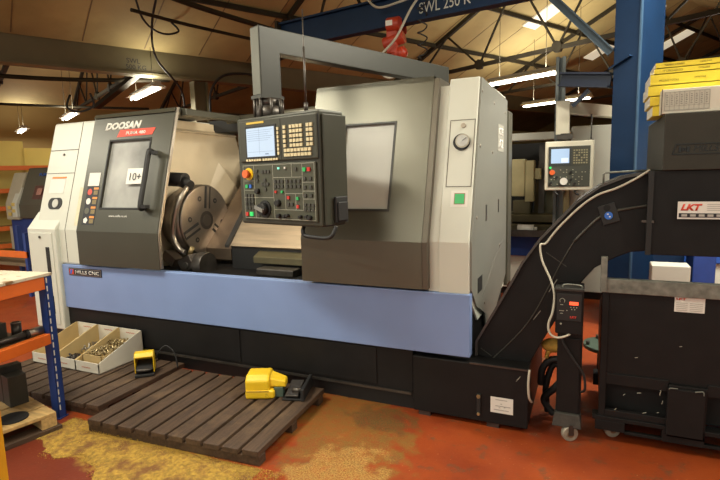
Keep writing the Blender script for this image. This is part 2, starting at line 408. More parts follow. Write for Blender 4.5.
lamp(-2.3, 7.0, 3.6, 'fluorescent lamp off to the left above the aisle', 1.7, PW)
LP = 1.0
lamp(-.2, 3.2, 3.75, 'fluorescent lamp overhead in front of the lathe, left one', 1.7, 125*LP)
lamp(-2.6, 1.2, 3.6, 'fluorescent lamp behind the photographer, nearer one', 1.7, 70*LP)
lamp(2.6, -1.2, 3.6, 'fluorescent lamp overhead right of the chip skip', 1.7, 45*LP)
lamp(3.5, .7, 3.9, 'added fluorescent lamp overhead in front of the skip, unseen, to light the second pendant', 1.7, 120, .1)  # added out of view to brighten the second pendant
lamp(4.8, .8, 3.9, 'added fluorescent lamp overhead beside the blue column, out of view, to light the second lathe', 1.7, 190, .1)  # added out of view to brighten the second lathe body
# ------------------------------------------------------------------ THE LATHE
def yl(z): return 3.04 + (.3*(z-1.16) if z > 1.16 else 0)
lathe = thing('cnc_lathe', 'large CNC lathe with dark grey covers, cream ends and a pale blue front panel', 'machine', (-2.6, 3.75, 0))
def lean(mb, x0, x1, z0, z1, front=0., back=None):
    """slab that follows the leaning front; front = how far it stands proud; back = depth behind"""
    b = .03 if back is None else back
    zs = [z0] + ([1.16] if z0 < 1.16 < z1 else []) + [z1]
    poly = [(yl(z)-front, z) for z in zs] + [(yl(z)+b, z) for z in reversed(zs)]
    return mb.prism(poly, 0, x0, x1)
# black base
P(lathe, 'base', MB().box(-4.43, -1.04, 3.05, 4.35, .14, .435).box(-1.04, -.68, 3.2, 4.35, .41, .8), black_p, .006)
P(lathe, 'plinth', MB().box(-4.40, -1.05, 3.10, 4.3, 0, .14), black_r)
P(lathe, 'base_lip', MB().box(-4.43, -1.05, 3.036, 3.05, .125, .142), dsteel)
P(lathe, 'base_door', MB().box(-3.55, -2.45, 3.043, 3.05, .16, .42), black_p, .003)
P(lathe, 'base_door', MB().box(-2.43, -1.30, 3.043, 3.05, .16, .42), black_p, .003)
# pale blue panel
P(lathe, 'front_panel', MB().box(-4.43, -.66, 3.03, 3.10, .435, .84), blue_p, .006)
bd = P(lathe, 'maker_badge', MB().box(-4.335, -3.905, 3.024, 3.03, .745, .815), black_r, .004)
P(bd, 'badge_plate', MB().box(-4.328, -3.912, 3.0225, 3.025, .751, .809), mat('badge_silver',(.42,.40,.36),.3,.8,0))
P(bd, 'badge_field', MB().box(-4.324, -3.916, 3.021, 3.0235, .755, .805), ink)
P(bd, 'badge_mark', MB().box(-4.318, -4.262, 3.0195, 3.022, .757, .803), red_ink)
P(bd, 'badge_mark', MB().prism([(-4.312,.76),(-4.29,.76),(-4.27,.80),(-4.30,.80)], 1, 3.018, 3.021), blue_k)
text(bd, 'lettering', 'MILLS CNC', (-4.238, 3.0192, .764), (1,0,0), (0,0,1), white, width=.31, height=.032, bold=.012)
# enclosure bodies (closed solids left and right of the working bay)
def profile(z0, z1, yb, inset=0.):
    return [(yl(z0)+inset, z0), (yl(1.16)+inset, 1.16), (yl(z1)+inset, z1), (yb, z1), (yb, z0)]
P(lathe, 'headstock_cover', MB().prism(profile(.84, 2.15, 4.35), 0, -4.76, -3.60), cream, .02)
P(lathe, 'tailstock_housing', MB().prism(profile(.84, 2.16, 4.3, .04), 0, -1.80, -.90), taupe2, .01)
P(lathe, 'rear_housing', MB().box(-3.6, -1.8, 4.75, 5.0, .5, 1.95), black_r)
P(lathe, 'bay_floor', MB().box(-3.60, -1.80, 3.10, 4.75, .5, .80), black_p)
P(lathe, 'bay_sill', MB().box(-3.60, -1.80, 3.045, 3.10, .5, .838), dsteel, .004)
# cream seams on the headstock cover: door lines, lock, label, sight window
g = MB()
def slant_strip(mb, x0, x1, z0, z1, t=.002): return lean(mb, x0, x1, z0, z1, t, -.0001)
seamd = mat('panel_gap', (.10,.09,.07), .7, 0, 0)
gp = MB(); slant_strip(gp, -4.352, -4.346, .86, 2.14); slant_strip(gp, -4.74, -4.352, 1.885, 1.892); slant_strip(gp, -4.74, -4.352, 1.67, 1.675); slant_strip(gp, -4.175, -4.168, .86, 2.14)
P(lathe, 'panel_gap', gp, seamd)
lk = MB(); n_f = Vector((0,-1,.3)).normalized()
c = Vector((-4.54, yl(1.845), 1.845)); lk.cyl(c, c+n_f*.008, .012)
P(lathe, 'door_lock', lk, dsteel)
m_ = MB(); slant_strip(m_, -4.665, -4.455, 1.49, 1.615, .003); lb = P(lathe, 'warning_label', m_, white)
m_ = MB(); slant_strip(m_, -4.645, -4.45, 1.625, 1.64, .004); P(lathe, 'label_strip', m_, mat('orange_print',(.75,.22,.03),.5,0,0))
m_ = MB()
zc = 1.395; pts = []
for k in range(24):
    t = 2*PI*k/24; x = -4.545+ (.045 if math.cos(t)>0 else -.045) + .05*math.cos(t); z = zc+.052*math.sin(t); pts.append((x, z))
m_.hexa([(0,0,0)]*8) if False else None
A = [m_.bm.verts.new(Vector((x, yl(z)-.006, z))) for x, z in pts]; B = [m_.bm.verts.new(Vector((x, yl(z)+.002, z))) for x, z in pts]
m_.bm.faces.new(A)
for i in range(24): m_.bm.faces.new([A[i], B[i], B[(i+1)%24], A[(i+1)%24]])
sw = P(lathe, 'sight_window', m_, black_r)
c = Vector((-4.535, yl(zc)-.006, zc)); P(sw, 'lens', MB().cyl(c, c+n_f*.006, .04), glass_p)
m_ = MB(); slant_strip(m_, -4.235, -4.19, 1.2, 1.54, .003); P(lathe, 'side_label', m_, mat('pale_label',(.66,.60,.42),.6,0,.1,30))
# lower cabinet standing forward at the left end
P(lathe, 'lower_cabinet', MB().prism([(3.0,.22),(3.0,1.165),(3.125,1.315),(3.3,1.315),(3.3,.22)], 0, -4.83, -4.435), cream, .012)
P(lathe, 'cabinet_door', MB().box(-4.79, -4.48, 2.993, 3.0, .27, 1.13), cream, .003)
P(lathe, 'cabinet_slot', MB().box(-4.575, -4.525, 2.987, 2.994, .75, 1.0), black_r, .01)
P(lathe, 'cabinet_lock', MB().cyl((-4.64,2.993,1.09),(-4.64,2.983,1.09),.012), dsteel)
P(lathe, 'cabinet_foot', MB().box(-4.80, -4.46, 3.06, 3.3, 0, .22), black_r)
# sliding door
OF = .05
dm = MB(); X0, X1, WX0, WX1, WZ0, WZ1 = -4.13, -3.17, -3.88, -3.40, 1.36, 1.935
def lframe(mb, x0, x1, z0, z1, wx0, wx1, wz0, wz1, f, b):
    lean(mb, x0, wx0, z0, z1, f, b); lean(mb, wx1, x1, z0, z1, f, b); lean(mb, wx0, wx1, z0, wz0, f, b); lean(mb, wx0, wx1, wz1, z1, f, b)
lframe(dm, X0, X1, .86, 2.185, WX0, WX1, WZ0, WZ1, OF, -.012)
dm.prism([(yl(2.1)-OF,2.15),(yl(2.185)-OF,2.185),(3.95,2.185),(3.95,2.15)], 0, X0, X1)
door = P(lathe, 'sliding_door', dm, taupe, label='dark grey sliding door with a grey window')
P(door, 'door_trim', lean(MB(), X1, X1+.012, .87, 2.185, OF-.005, -.02), steel)
m_ = MB(); lframe(m_, WX0-.012, WX1+.012, WZ0-.012, WZ1+.012, WX0+.004, WX1-.004, WZ0+.004, WZ1-.004, OF+.005, -OF)
P(door, 'window_seal', m_, black_r, .006)
P(door, 'window', lean(MB(), WX0, WX1, WZ0, WZ1, OF-.02, -.012), glass_d)
hd = MB(); hx = -3.325
hd.tube([(hx-.03,yl(1.82)-OF,1.82),(hx,yl(1.82)-OF-.06,1.83),(hx+.005,yl(1.78)-OF-.075,1.78),(hx+.005,yl(1.6)-OF-.075,1.6),(hx+.005,yl(1.4)-OF-.075,1.41),(hx,yl(1.36)-OF-.06,1.36),(hx-.03,yl(1.36)-OF,1.37)], .021, 12)
hd.box(hx-.012, hx+.075, yl(1.82)-OF-.075, yl(1.82)-OF-.045, 1.80, 1.825).box(hx-.012, hx+.075, yl(1.37)-OF-.085, yl(1.37)-OF-.04, 1.365, 1.39)
P(door, 'handle', hd, black_r, .004)
SU = Vector((0,.3,1)).normalized()
def dpt(x, z, pr=0.): return (x, yl(z)-OF-pr, z)
text(door, 'lettering', 'DOOSAN', dpt(-3.975, 2.035, .0005), (1,0,0), SU, white, width=.44, height=.07, bold=.055, shear=.25)
m_ = MB(); m_.hexa([dpt(-3.81,1.968,0), dpt(-3.39,1.972,0), dpt(-3.36,2.03,0), dpt(-3.78,2.03,0), dpt(-3.81,1.968,.003), dpt(-3.39,1.972,.003), dpt(-3.36,2.03,.003), dpt(-3.78,2.03,.003)])
rs = P(door, 'red_strip', m_, red_ink)
text(rs, 'lettering', 'PUMA 480', dpt(-3.70, 1.984, .004), (1,0,0), SU, white, width=.23, height=.030, bold=.02)
m_ = lean(MB(), -3.60, -3.385, 1.56, 1.69, OF-.0195+.03, -OF+.012); nt_ = P(door, 'taped_note', m_, white)
text(nt_, 'handwriting', '10+', (-3.56, yl(1.59)-OF-.0145, 1.59), (1,0,0), SU, ink, width=.13, height=.065, bold=.0)
text(door, 'lettering', 'www.mills.co.uk', dpt(-3.755, 1.285, .0005), (1,0,0), SU, white, width=.22, height=.018)
m_ = lean(MB(), -4.075, -3.935, 1.55, 1.665, OF+.003, -OF+.001); P(door, 'label', m_, white)
wl = P(door, 'warning_labels', lean(MB(), -4.075, -3.925, 1.215, 1.545, OF+.002, -OF+.001), ink)
op = mat('orange_warning',(.70,.25,.04),.5,0,.05); 
for k, (mm) in enumerate((red_ink, white, taupe2, white)):
    z1 = 1.54-k*.082
    P(wl, 'warning_heading', lean(MB(), -3.99, -3.93, z1-.022, z1-.004, OF+.003, -OF), op)
    P(wl, 'warning_text', lean(MB(), -3.985, -3.935, z1-.066, z1-.03, OF+.0025, -OF), mat('dark_print',(.20,.15,.06),.6,0,.3,200))
    c = Vector(dpt(-4.035, z1-.042, .001)); P(wl, 'warning_symbol', MB().cyl(c, c+n_f*.002, .028, seg=5 if k==3 else 20), mm)
# working bay: spindle-side splash wall, folded guard, rear dark gap, rail over the top
P(lathe, 'splash_wall', MB().prism([(3.2,.82),(3.09,1.0),(3.12,1.16),(3.42,2.14),(4.20,2.13),(4.20,2.07),(4.53,2.06),(4.70,1.55),(4.31,.83)], 0, -3.6, -3.55), cream_in)
m_ = MB(); m_.hexa([(-3.549,3.42,2.065),(-3.549,4.53,2.05),(-3.549,4.53,2.02),(-3.549,3.42,2.03),(-3.50,3.42,2.04),(-3.50,4.50,2.03),(-3.50,4.50,2.02),(-3.50,3.42,2.03)])
P(lathe, 'splash_ledge', m_, cream_in)
m_ = MB(); a_, b_, c_, d_ = (-3.549,4.24,1.75), (-3.549,3.93,1.26), (-3.549,4.50,1.20), (-3.549,4.66,1.50)
e_ = (-3.40, 4.45, 1.36)
vs = [m_.bm.verts.new(Vector(p)) for p in (a_, b_, c_, d_, e_)]
for f in ((0,1,4),(1,2,4),(2,3,4),(3,0,4),(0,3,2,1)): m_.bm.faces.new([vs[i] for i in f])
P(lathe, 'folded_guard', m_, cream_in)
P(lathe, 'roof_rail', MB().box(-3.19, -3.12, 3.36, 4.1, 2.12, 2.18), taupe, .008)
P(lathe, 'roof_rail', MB().cyl((-3.30,4.12,2.15),(-1.85,4.12,2.19),.035), taupe2)
P(lathe, 'rear_shroud', MB().box(-3.55, -1.8, 4.62, 4.74, 1.2, 2.03), black_r)
P(lathe, 'dark_gap_box', MB().box(-3.62, -2.95, 4.21, 4.6, 2.05, 2.17), black_r)  # black box standing in for the shaded gap above the splash wall
# slanted bed with bright telescopic cover
bedy = lambda z: 3.50 + (z-1.0)*.95
m_ = MB().prism([(3.50,1.0),(bedy(1.95),1.95),(bedy(1.95)+.1,1.93),(3.56,.96)], 0, -2.86, -1.85)
bed = P(lathe, 'way_cover', m_, steel_b)
P(bed, 'way_cover_edge', MB().prism([(3.48,.985),(3.48,1.01),(bedy(1.95)-.02,1.97),(bedy(1.95)+.08,1.93)], 0, -2.90, -2.86), black_r)
P(lathe, 'inner_way_cover', MB().prism([(3.62,.95),(4.6,1.9),(4.6,1.80),(3.62,.85)], 0, -3.25, -2.95), mat('brown_steel',(.20,.15,.11),.35,.7,.15))
P(lathe, 'bed_skirt', MB().box(-2.86, -1.82, 3.52, 3.60, .80, .99), black_r)
P(lathe, 'tool_block', MB().prism([(3.42,.875),(3.42,.93),(3.50,.965),(3.60,.965),(3.60,.875)], 0, -2.56, -1.82), mat('olive_steel',(.16,.14,.08),.4,.6,.15), .004)
P(lathe, 'cable_guide', MB().box(-2.45, -2.1, 3.3, 3.42, .80, .86), dsteel, .01)
# chuck: face with bore, three T-slots and bolt holes
cx, cy, cz = -3.235, 3.65, 1.205
P(lathe, 'spindle_nose', MB().cyl((-3.552,cy,cz),(-3.53,cy,cz),.47,seg=56), cream_in)
chk = P(lathe, 'chuck', MB().cyl((-3.53,cy,cz),(-3.41,cy,cz),.27,seg=56).cyl((-3.41,cy,cz),(-3.255,cy,cz),.33,seg=64).cyl((-3.255,cy,cz),(cx,cy,cz),.33,.315,seg=64), steel)
P(chk, 'chuck_bore', MB().cyl((cx-.002,cy,cz),(cx+.003,cy,cz),.085,seg=40), dsteel)
P(chk, 'bore_ring', MB().cyl((cx-.002,cy,cz),(cx+.006,cy,cz),.055,seg=40), mat('dull_steel',(.16,.14,.12),.4,.8,.1))
def rp(r, a, x): return (x, cy+r*math.cos(a), cz+r*math.sin(a))
for a in (math.radians(82), math.radians(202), math.radians(-38)):
    dy, dz = math.cos(a), math.sin(a)
    P(chk, 'jaw_slot', MB().bar(rp(.11,a,cx+.0005), rp(.313,a,cx+.0005), .075, .006, (1,0,0)), black_r)
    P(chk, 'slot_rib', MB().bar(rp(.11,a,cx+.003), rp(.31,a,cx+.003), .028, .008, (1,0,0)), steel)
    for da in (-.5, .5):
        P(chk, 'bolt_hole', MB().cyl(rp(.215,a+da,cx-.002), rp(.215,a+da,cx+.002), .024, seg=16), black_r)
        P(chk, 'bolt_head', MB().cyl(rp(.215,a+da,cx), rp(.215,a+da,cx+.004), .010, seg=6), steel)
# machine work lamp inside the bay
wl_ = P(lathe, 'work_lamp', MB().bar((-2.2,3.72,2.085),(-1.95,3.72,2.085),.07,.03), lampw)
Lw = D.lights.new('work_light', 'AREA'); Lw.shape = 'RECTANGLE'; Lw.size = .24; Lw.size_y = .06; Lw.energy = 25; Lw.color = (1,.88,.68)
ow = D.objects.new('work_light', Lw); COL.objects.link(ow); ow.location = (-2.08,3.72,2.065); ow.rotation_euler = (0, math.radians(35), 0)
# tool setting arm
P(lathe, 'probe_hub', MB().cyl((-3.56,3.42,1.60),(-3.24,3.42,1.58),.062).cyl((-3.30,3.42,1.58),(-3.17,3.40,1.53),.055,.045), black_r)
P(lathe, 'probe_arm', MB().tube([(-3.17,3.36,1.52),(-3.18,3.27,1.41),(-3.225,3.24,1.25),(-3.25,3.24,1.10),(-3.19,3.24,1.0),(-3.13,3.24,.97)], .022, 12), steel)
hb = mat('toolholder_steel',(.16,.125,.095),.4,.75,.15)
P(lathe, 'tool_holder', MB(Matrix.Translation((-3.36,3.32,.90)) @ Matrix.Rotation(.6,4,'Y')).box(-.07,.07,-.05,.05,-.045,.045), hb, .005)
P(lathe, 'tool_holder', MB(Matrix.Translation((-3.16,3.32,.87)) @ Matrix.Rotation(-.5,4,'Y')).box(-.075,.075,-.06,.06,-.07,.05).cyl((0,-.07,-.02),(0,-.05,-.02),.03), dsteel, .005)
P(lathe, 'coolant_nozzle', MB().cyl((-3.17,3.33,.93),(-3.13,3.33,1.0),.02).cyl((-3.2,3.30,.82),(-3.13,3.30,.84),.022), brassy)
P(lathe, 'turret_disc', MB().cyl((-3.03,3.3,.86),(-2.94,3.3,.86),.11,seg=12), dsteel, .004)
# right cover with lit window
m_ = MB(); RX0, RX1 = -1.83, -.955
a0, a1, q0, q1 = -1.565, -1.20, 1.36, 1.925
lframe(m_, RX0, RX1, .86, 2.215, a0, a1, q0, q1, .045, .0)
m_.prism([(yl(2.18)-.045,2.18),(yl(2.215)-.045,2.215),(4.2,2.215),(4.2,2.18)], 0, RX0, RX1)
rc = P(lathe, 'right_cover', m_, taupe2, label='dark grey metal cover with a pale window')
m_ = MB(); lframe(m_, a0-.012, a1+.012, q0-.012, q1+.012, a0+.004, a1-.004, q0+.004, q1-.004, .049, -.045)
P(rc, 'window_seal', m_, mat('dark_grey_rubber',(.035,.034,.028),.5,0,0), .005)
P(rc, 'window', lean(MB(), a0, a1, q0, q1, .03, 0), glass_p)
P(rc, 'cover_edge', lean(MB(), RX1, RX1+.035, .86, 2.20, .04, .2), mat('brown_grey_edge',(.12,.105,.08),.4,.5,.05))
# cream end column with gauge
P(lathe, 'end_column', MB().prism([(3.04,.84),(3.04,1.16),(yl(2.19),2.19),(4.40,2.19),(4.40,.6),(3.3,.6)], 0, -.86, -.668), cream, .006)
P(lathe, 'end_strip', MB().prism([(3.05,.84),(3.05,1.16),(yl(2.15)+.01,2.15),(3.6,2.15),(3.6,.84)], 0, -.93, -.855), cream, .004)
m_ = MB(); slant_strip(m_, -.838, -.834, 1.50, 1.92); slant_strip(m_, -.838, -.677, 1.916, 1.92); slant_strip(m_, -.838, -.677, 1.498, 1.502); slant_strip(m_,-.681,-.677,1.5,1.92); P(lathe, 'panel_gap', m_, seamd)
c = Vector((-.755, yl(1.775), 1.775)); gg = P(lathe, 'pressure_gauge', MB().cyl(c, c+n_f*.012, .054, seg=36), black_r)
P(gg, 'gauge_rim', MB().cyl(c+n_f*.012+Vector((.008,0,.004)), c+n_f*.02+Vector((.008,0,.004)), .045, seg=36), mat('gauge_rim_metal',(.4,.38,.33),.3,.8,0))
P(gg, 'gauge_face', MB().cyl(c+n_f*.02+Vector((.008,0,.004)), c+n_f*.022+Vector((.008,0,.004)), .036, seg=36), mat('gauge_dial',(.48,.49,.47),.3,0,.1,40))
P(gg, 'needle', MB().bar(c+n_f*.0235+Vector((.008,0,.004)), c+n_f*.0235+Vector((.034,0,.022)), .004, .002), ink)
c = Vector((-.752, yl(1.88), 1.88)); P(lathe, 'panel_lock', MB().cyl(c, c+n_f*.007, .016), steel)
P(lathe, 'notice_plate', lean(MB(), -.80, -.695, 1.375, 1.475, .002, 0), white)
P(lathe, 'green_square', lean(MB(), -.775, -.715, 1.395, 1.455, .004, 0), green_k)
P(lathe, 'notice_border', lean(MB(), -.779, -.711, 1.391, 1.459, .003, 0), mat('dull_red_border',(.30,.12,.08),.6,0,0))
# metal side sheet with holes, seams and labels
sp = P(lathe, 'side_sheet', MB().prism([(3.06,.86),(3.06,1.16),(yl(2.185)+.01,2.185),(4.42,2.16),(4.42,.70),(3.72,.45),(3.55,.45),(3.5,.60),(3.22,.72)], 0, -.668, -.655), side_g)
P(sp, 'cable_hole', MB().box(-.655,-.652,3.24,3.38,.80,.90), black_r)
m_ = MB(); m_.box(-.656,-.652,3.50,3.535,1.25,1.36).box(-.656,-.652,4.00,4.035,1.27,1.37); P(sp, 'slot', m_, dsteel)
m_ = MB(); m_.bar((-.6545,3.40,.74),(-.6545,3.86,.93),.0015,.003).bar((-.6545,3.86,.93),(-.6545,4.4,1.05),.0015,.003); P(sp, 'sheet_seam', m_, mat('seam_grey',(.16,.155,.13),.5,.2,0))
m_ = MB()
for y, z in ((3.36,2.10),(3.30,1.75),(3.20,1.30),(3.80,2.07),(4.3,2.05),(4.36,1.3),(3.75,1.72),(3.48,.68),(4.1,1.0)): m_.cyl((-.656,y,z),(-.651,y,z),.010,seg=10)
P(sp, 'rivet', m_, steel)
lbm = P(sp, 'letter_label', MB().box(-.655,-.653,3.97,4.24,1.735,1.94), mat('pale_grey_label',(.40,.39,.34),.5,.1,.1,30))
text(lbm, 'lettering', 'CE', (-.6525, 4.0, 1.86), (0,1,0), (0,0,1), white, width=.2, height=.055, bold=.03)
text(lbm, 'lettering', 'A2', (-.6525, 4.0, 1.76), (0,1,0), (0,0,1), white, width=.2, height=.07, bold=.03)
P(lathe, 'rear_corner', MB().box(-.86,-.64,4.42,4.62,.6,2.08), taupe2, .01)

# ------------------------------------------------------------------ control pendant and its arm
A1 = math.radians(-13.5)
pend = thing('control_pendant', 'dark olive control pendant with lit screen hanging from a grey swing arm over the lathe', 'control panel', (-1.37, 2.48, 1.30), A1)
w_ = False
def L(name, mb, m, par=None, bev=0., label=None): return P(par or pend, name, mb, m, bev, label, world=False)
box_m = mat('pendant_paint', (.048,.048,.034), .42, .2, .06, 5, .05, 200)
ph = L('cabinet', MB().prism([(-.70,0),(.0,0),(.0,.655),(-.70,.655)], 1, 0, .21), box_m, None, .012)
L('side_cover', MB().box(.0, .015, .02, .215, .01, .63), box_m, None, .004)
up_ = L('upper_bezel', MB().box(-.665, -.005, -.014, 0, .385, .635), box_m, None, .008)
L('screen_frame', MB().box(-.60, -.325, -.019, -.013, .40, .60), black_r, up_, .004)
sc = L('screen', MB().box(-.585, -.338, -.022, -.018, .415, .586), screen, up_)
m_ = MB()
for k in range(6): m_.box(-.575, -.35-.02*(k%3), -.0228, -.0218, .57-.012*k, .5715-.012*k)
m_.box(-.47, -.469, -.0228, -.0218, .43, .585).box(-.575,-.35,-.0228,-.0218,.443,.4445).box(-.42,-.39,-.0228,-.0218,.425,.432)
L('screen_lines', m_, mat('screen_print',(.1,.14,.2),.5,0,0,emit=(.22,.32,.5),estr=.6), up_)
m_ = MB()
for k in range(7): L('soft_key', MB().box(-.318, -.303, -.02, -.013, .42+.0235*k, .437+.0235*k), key_c, up_)
for k in range(12): L('soft_key', MB().box(-.60+.0235*k+(.008 if k>5 else 0), -.583+.0235*k+(.008 if k>5 else 0), -.02, -.013, .389, .402), key_c, up_)
L('name_strip', MB().box(-.588, -.43, -.016, -.013, .612, .624), mat('yellow_print',(.60,.42,.06),.5,0,0), up_)
m_ = MB()
for r in range(5):
    for c in range(9):
        if c in (1, 6): continue
        x = -.265+.0265*c; z = .565-.0265*r
        L('key', MB().box(x, x+.021, -.021, -.013, z, z+.018), key_c, up_)
for r in range(2):
    for c in range(8): 
        x = -.262+.0275*c; z = .432-.026*r; L('key', MB().box(x, x+.022, -.021, -.013, z, z+.018), key_c, up_)
L('bezel_gap', MB().box(-.291, -.288, -.0155, -.0135, .39, .63), black_r, up_)
lo_ = L('operator_panel', MB().box(-.655, -.025, -.012, 0, .03, .372), panel_k, None, .004)
m_ = MB()
def hl(x0, x1, z): m_.box(x0, x1, -.0135, -.0115, z, z+.003)
def vl_(x, z0, z1): m_.box(x, x+.003, -.0135, -.0115, z0, z1)
hl(-.645,-.035,.362); hl(-.645,-.035,.038); vl_(-.645,.04,.362); vl_(-.037,.04,.362)
vl_(-.545,.04,.362) ; vl_(-.375,.04,.362); hl(-.645,-.545,.268); hl(-.645,-.375,.165); hl(-.375,-.13,.285); hl(-.375,-.035,.095); vl_(-.13,.095,.362); hl(-.13,-.035,.255); hl(-.13,-.035,.205); hl(-.13,-.035,.16); vl_(-.215,.285,.362); vl_(-.275,.095,.285); hl(-.275,-.13,.19); hl(-.645,-.545,.21); vl_(-.19,.095,.19)
L('panel_lines', m_, line_w, lo_)
m_ = MB()
def keys(x0, z0, nx, nz, dx=.028, dz=.03, s=.02):
    for i in range(nx):
        for j in range(nz): L('key', MB().box(x0+dx*i, x0+dx*i+s, -.019, -.011, z0-dz*j, z0-dz*j+s*.9), key_d, lo_)
keys(-.525,.32,1,3); keys(-.475,.315,3,1); keys(-.48,.24,1,1); keys(-.455,.265,1,3,dz=.028); keys(-.43,.24,1,1)
keys(-.635,.17,3,1,.03); keys(-.635,.145,3,2,.03,.024); keys(-.635,.115,3,2,.03,.024); keys(-.525,.10,1,3,dz=.026)
keys(-.365,.255,3,2,.03); keys(-.265,.255,4,2,.033); keys(-.19,.325,1,1); keys(-.12,.268,2,1,.045); keys(-.12,.22,2,1,.045); keys(-.12,.172,2,1,.045); keys(-.12,.12,3,2,.03,.026,.018)
keys(-.26,.12,2,1,.03); keys(-.26,.155,1,1)
def dot(name, x, z, m, s=.018): L(name, MB().box(x, x+s, -.020, -.011, z, z+s), m, lo_)
dot('red_key',-.085,.318,red_k,.022); dot('green_key',-.12,.318,green_k,.022); dot('green_key',-.625,.225,green_k,.022); dot('blue_key',-.59,.225,blue_k,.022)
dot('red_key',-.635,.05,red_k,.024); dot('green_key',-.595,.05,mat('lit_green',(.03,.5,.1),.4,0,0,emit=(.05,.8,.2),estr=.5),.026)
dot('red_key',-.255,.16,red_k); dot('green_key',-.18,.155,green_k); dot('red_key',-.18,.108,red_k); dot('green_key',-.305,.195,green_k,.014); dot('red_key',-.36,.195,red_k,.014)
dot('lit_key',-.325,.335,mat('lit_cyan',(.2,.6,.5),.4,0,0,emit=(.3,.9,.7),estr=.6),.012); dot('lit_key',-.27,.335,white,.012)
es = L('emergency_stop', MB().cyl((-.588,-.012,.312),(-.588,-.018,.312),.038,seg=32), mat('yellow_ring',(.75,.50,.02),.4,0,0), lo_)
L('stop_button', MB().cyl((-.588,-.018,.312),(-.588,-.03,.312),.016).cyl((-.588,-.03,.312),(-.588,-.05,.312),.026,.024,seg=28), mat('orange_red_button',(.75,.13,.03),.35,0,0), es)
wh = L('handwheel', MB().cyl((-.455,-.012,.098),(-.455,-.02,.098),.052,seg=32).cyl((-.455,-.02,.098),(-.455,-.055,.098),.038,.034,seg=28), black_r, lo_)
L('wheel_grip', MB().bar((-.495,-.06,.112),(-.425,-.06,.088),.02,.012,(0,1,0)), mat('knob_grey',(.25,.25,.23),.4,.3,0), wh)  # plain grey bar across the handwheel
for x, z, r in ((-.512,.205,.018),(-.335,.135,.022),(-.33,.058,.014),(-.28,.058,.012),(-.255,.062,.010),(-.15,.058,.010),(-.10,.06,.012),(-.075,.055,.014)):
    L('selector_knob', MB().cyl((x,-.012,z),(x,-.035,z),r,r*.8), black_r, lo_)
L('hinge_gap', MB().box(-.008, -.002, -.004, .003, .385, .63), black_r)
L('grab_handle', MB().tube([(-.20,.06,0),(-.185,.03,-.03),(-.17,.03,-.055),(-.10,.03,-.062),(-.0,.03,-.062),(.04,.035,-.045),(.05,.06,0.005)], .012, 10), black_r)
L('side_grip', MB().box(.015, .035, .085, .19, .02, .17).box(.035,.045,.095,.18,.03,.14), black_r, None, .008)
P(pend, 'aerial', MB().cyl((-1.475,2.53,1.95),(-1.475,2.53,2.0),.012).cyl((-1.475,2.53,1.98),(-1.475,2.53,2.50),.0035,seg=8).cyl((-1.475,2.53,1.98),(-1.475,2.53,2.3),.006,seg=8), dsteel)
# swivel column, post and arm (20 degrees swing)
B2 = math.radians(20); wv = Vector((math.sin(B2), math.cos(B2), 0)); uv = Vector((math.cos(B2), -math.sin(B2), 0))
Q0 = Vector((-1.86, 2.66, 0))
def Q(a, b, z): p = Q0 + wv*a + uv*b; return (p.x, p.y, z)
def qbox(mb, a0, a1, b0, b1, z0, z1):
    return mb.hexa([Q(a0,b0,z0),Q(a0,b1,z0),Q(a1,b1,z0),Q(a1,b0,z0),Q(a0,b0,z1),Q(a0,b1,z1),Q(a1,b1,z1),Q(a1,b0,z1)])
arm_m = mat('arm_grey_paint', (.048,.048,.040), .42, .3, .05, 2, .03, 200)
ar = MB().prism([(0,2.09),(.155,2.09),(.155,2.355),(2.0,2.355),(2.0,2.505),(0,2.505)], 0, 0, 1)
# place the L-shaped arm profile along the swing direction
for v in ar.bm.verts: v.co = Vector(Q(v.co.y, -v.co.x*.09, v.co.z))
arm = P(pend, 'swing_arm', ar, arm_m, .006)
P(arm, 'post_face', qbox(MB(), -.004, 0, -.085, -.005, 2.10, 2.495), mat('arm_end_plate',(.11,.11,.088),.4,.35,.04))
P(arm, 'collar', qbox(MB(), -.01, .165, -.10, .008, 2.075, 2.095), arm_m)
P(arm, 'arm_pivot', qbox(MB(), 1.93, 2.07, -.12, .03, 2.16, 2.36), arm_m)
P(pend, 'swivel', MB().cyl(Q(.08,-.045,1.95), Q(.08,-.045,2.03), .085).cyl(Q(.08,-.045,2.03), Q(.08,-.045,2.08), .07), dsteel)
m_ = MB()
for k in range(8):
    t = k*PI/4; c = Vector(Q(.08,-.045,0)); x, y = c.x+.088*math.cos(t), c.y+.088*math.sin(t); m_.cyl((x,y,1.96),(x,y,2.075),.010,seg=8)
P(pend, 'swivel_bolt', m_, dsteel)

# ------------------------------------------------------------------ chip conveyor with tank, hopper and stand
conv = thing('chip_conveyor', 'black chip conveyor rising from its tank to a tall drop hopper, right of the lathe', 'conveyor', (-.3, 3.4, 0))
tank = P(conv, 'coolant_tank', MB().box(-1.035, -.31, 3.03, 4.0, .03, .405), black_p, .006)
P(tank, 'tank_rim', MB().box(-.66, -.305, 3.022, 3.034, .40, .41), dsteel)
lv = P(tank, 'level_gauge', MB().box(-.615, -.59, 3.018, 3.03, .075, .215), black_r, .003)
P(lv, 'gauge_bolt', MB().cyl((-.602,3.018,.20),(-.602,3.008,.20),.012), brassy); P(lv, 'gauge_bolt', MB().cyl((-.602,3.018,.085),(-.602,3.008,.085),.009), brassy)
tl = P(tank, 'tank_label', MB().box(-.530, -.395, 3.027, 3.03, .107, .207), white)
m_ = MB()
for x0, x1, z in ((-.50,-.43,.19),(-.51,-.42,.125),(-.48,-.47,.14),(-.45,-.44,.145),(-.50,-.41,.15),(-.47,-.46,.165)): m_.box(x0, x1, 3.0255, 3.028, z, z+.004)
P(tl, 'diagram', m_, mat('faded_print',(.35,.33,.3),.6,0,0))
P(tank, 'tank_foot', MB().box(-.555, -.48, 3.04, 3.1, 0, .03), dsteel)
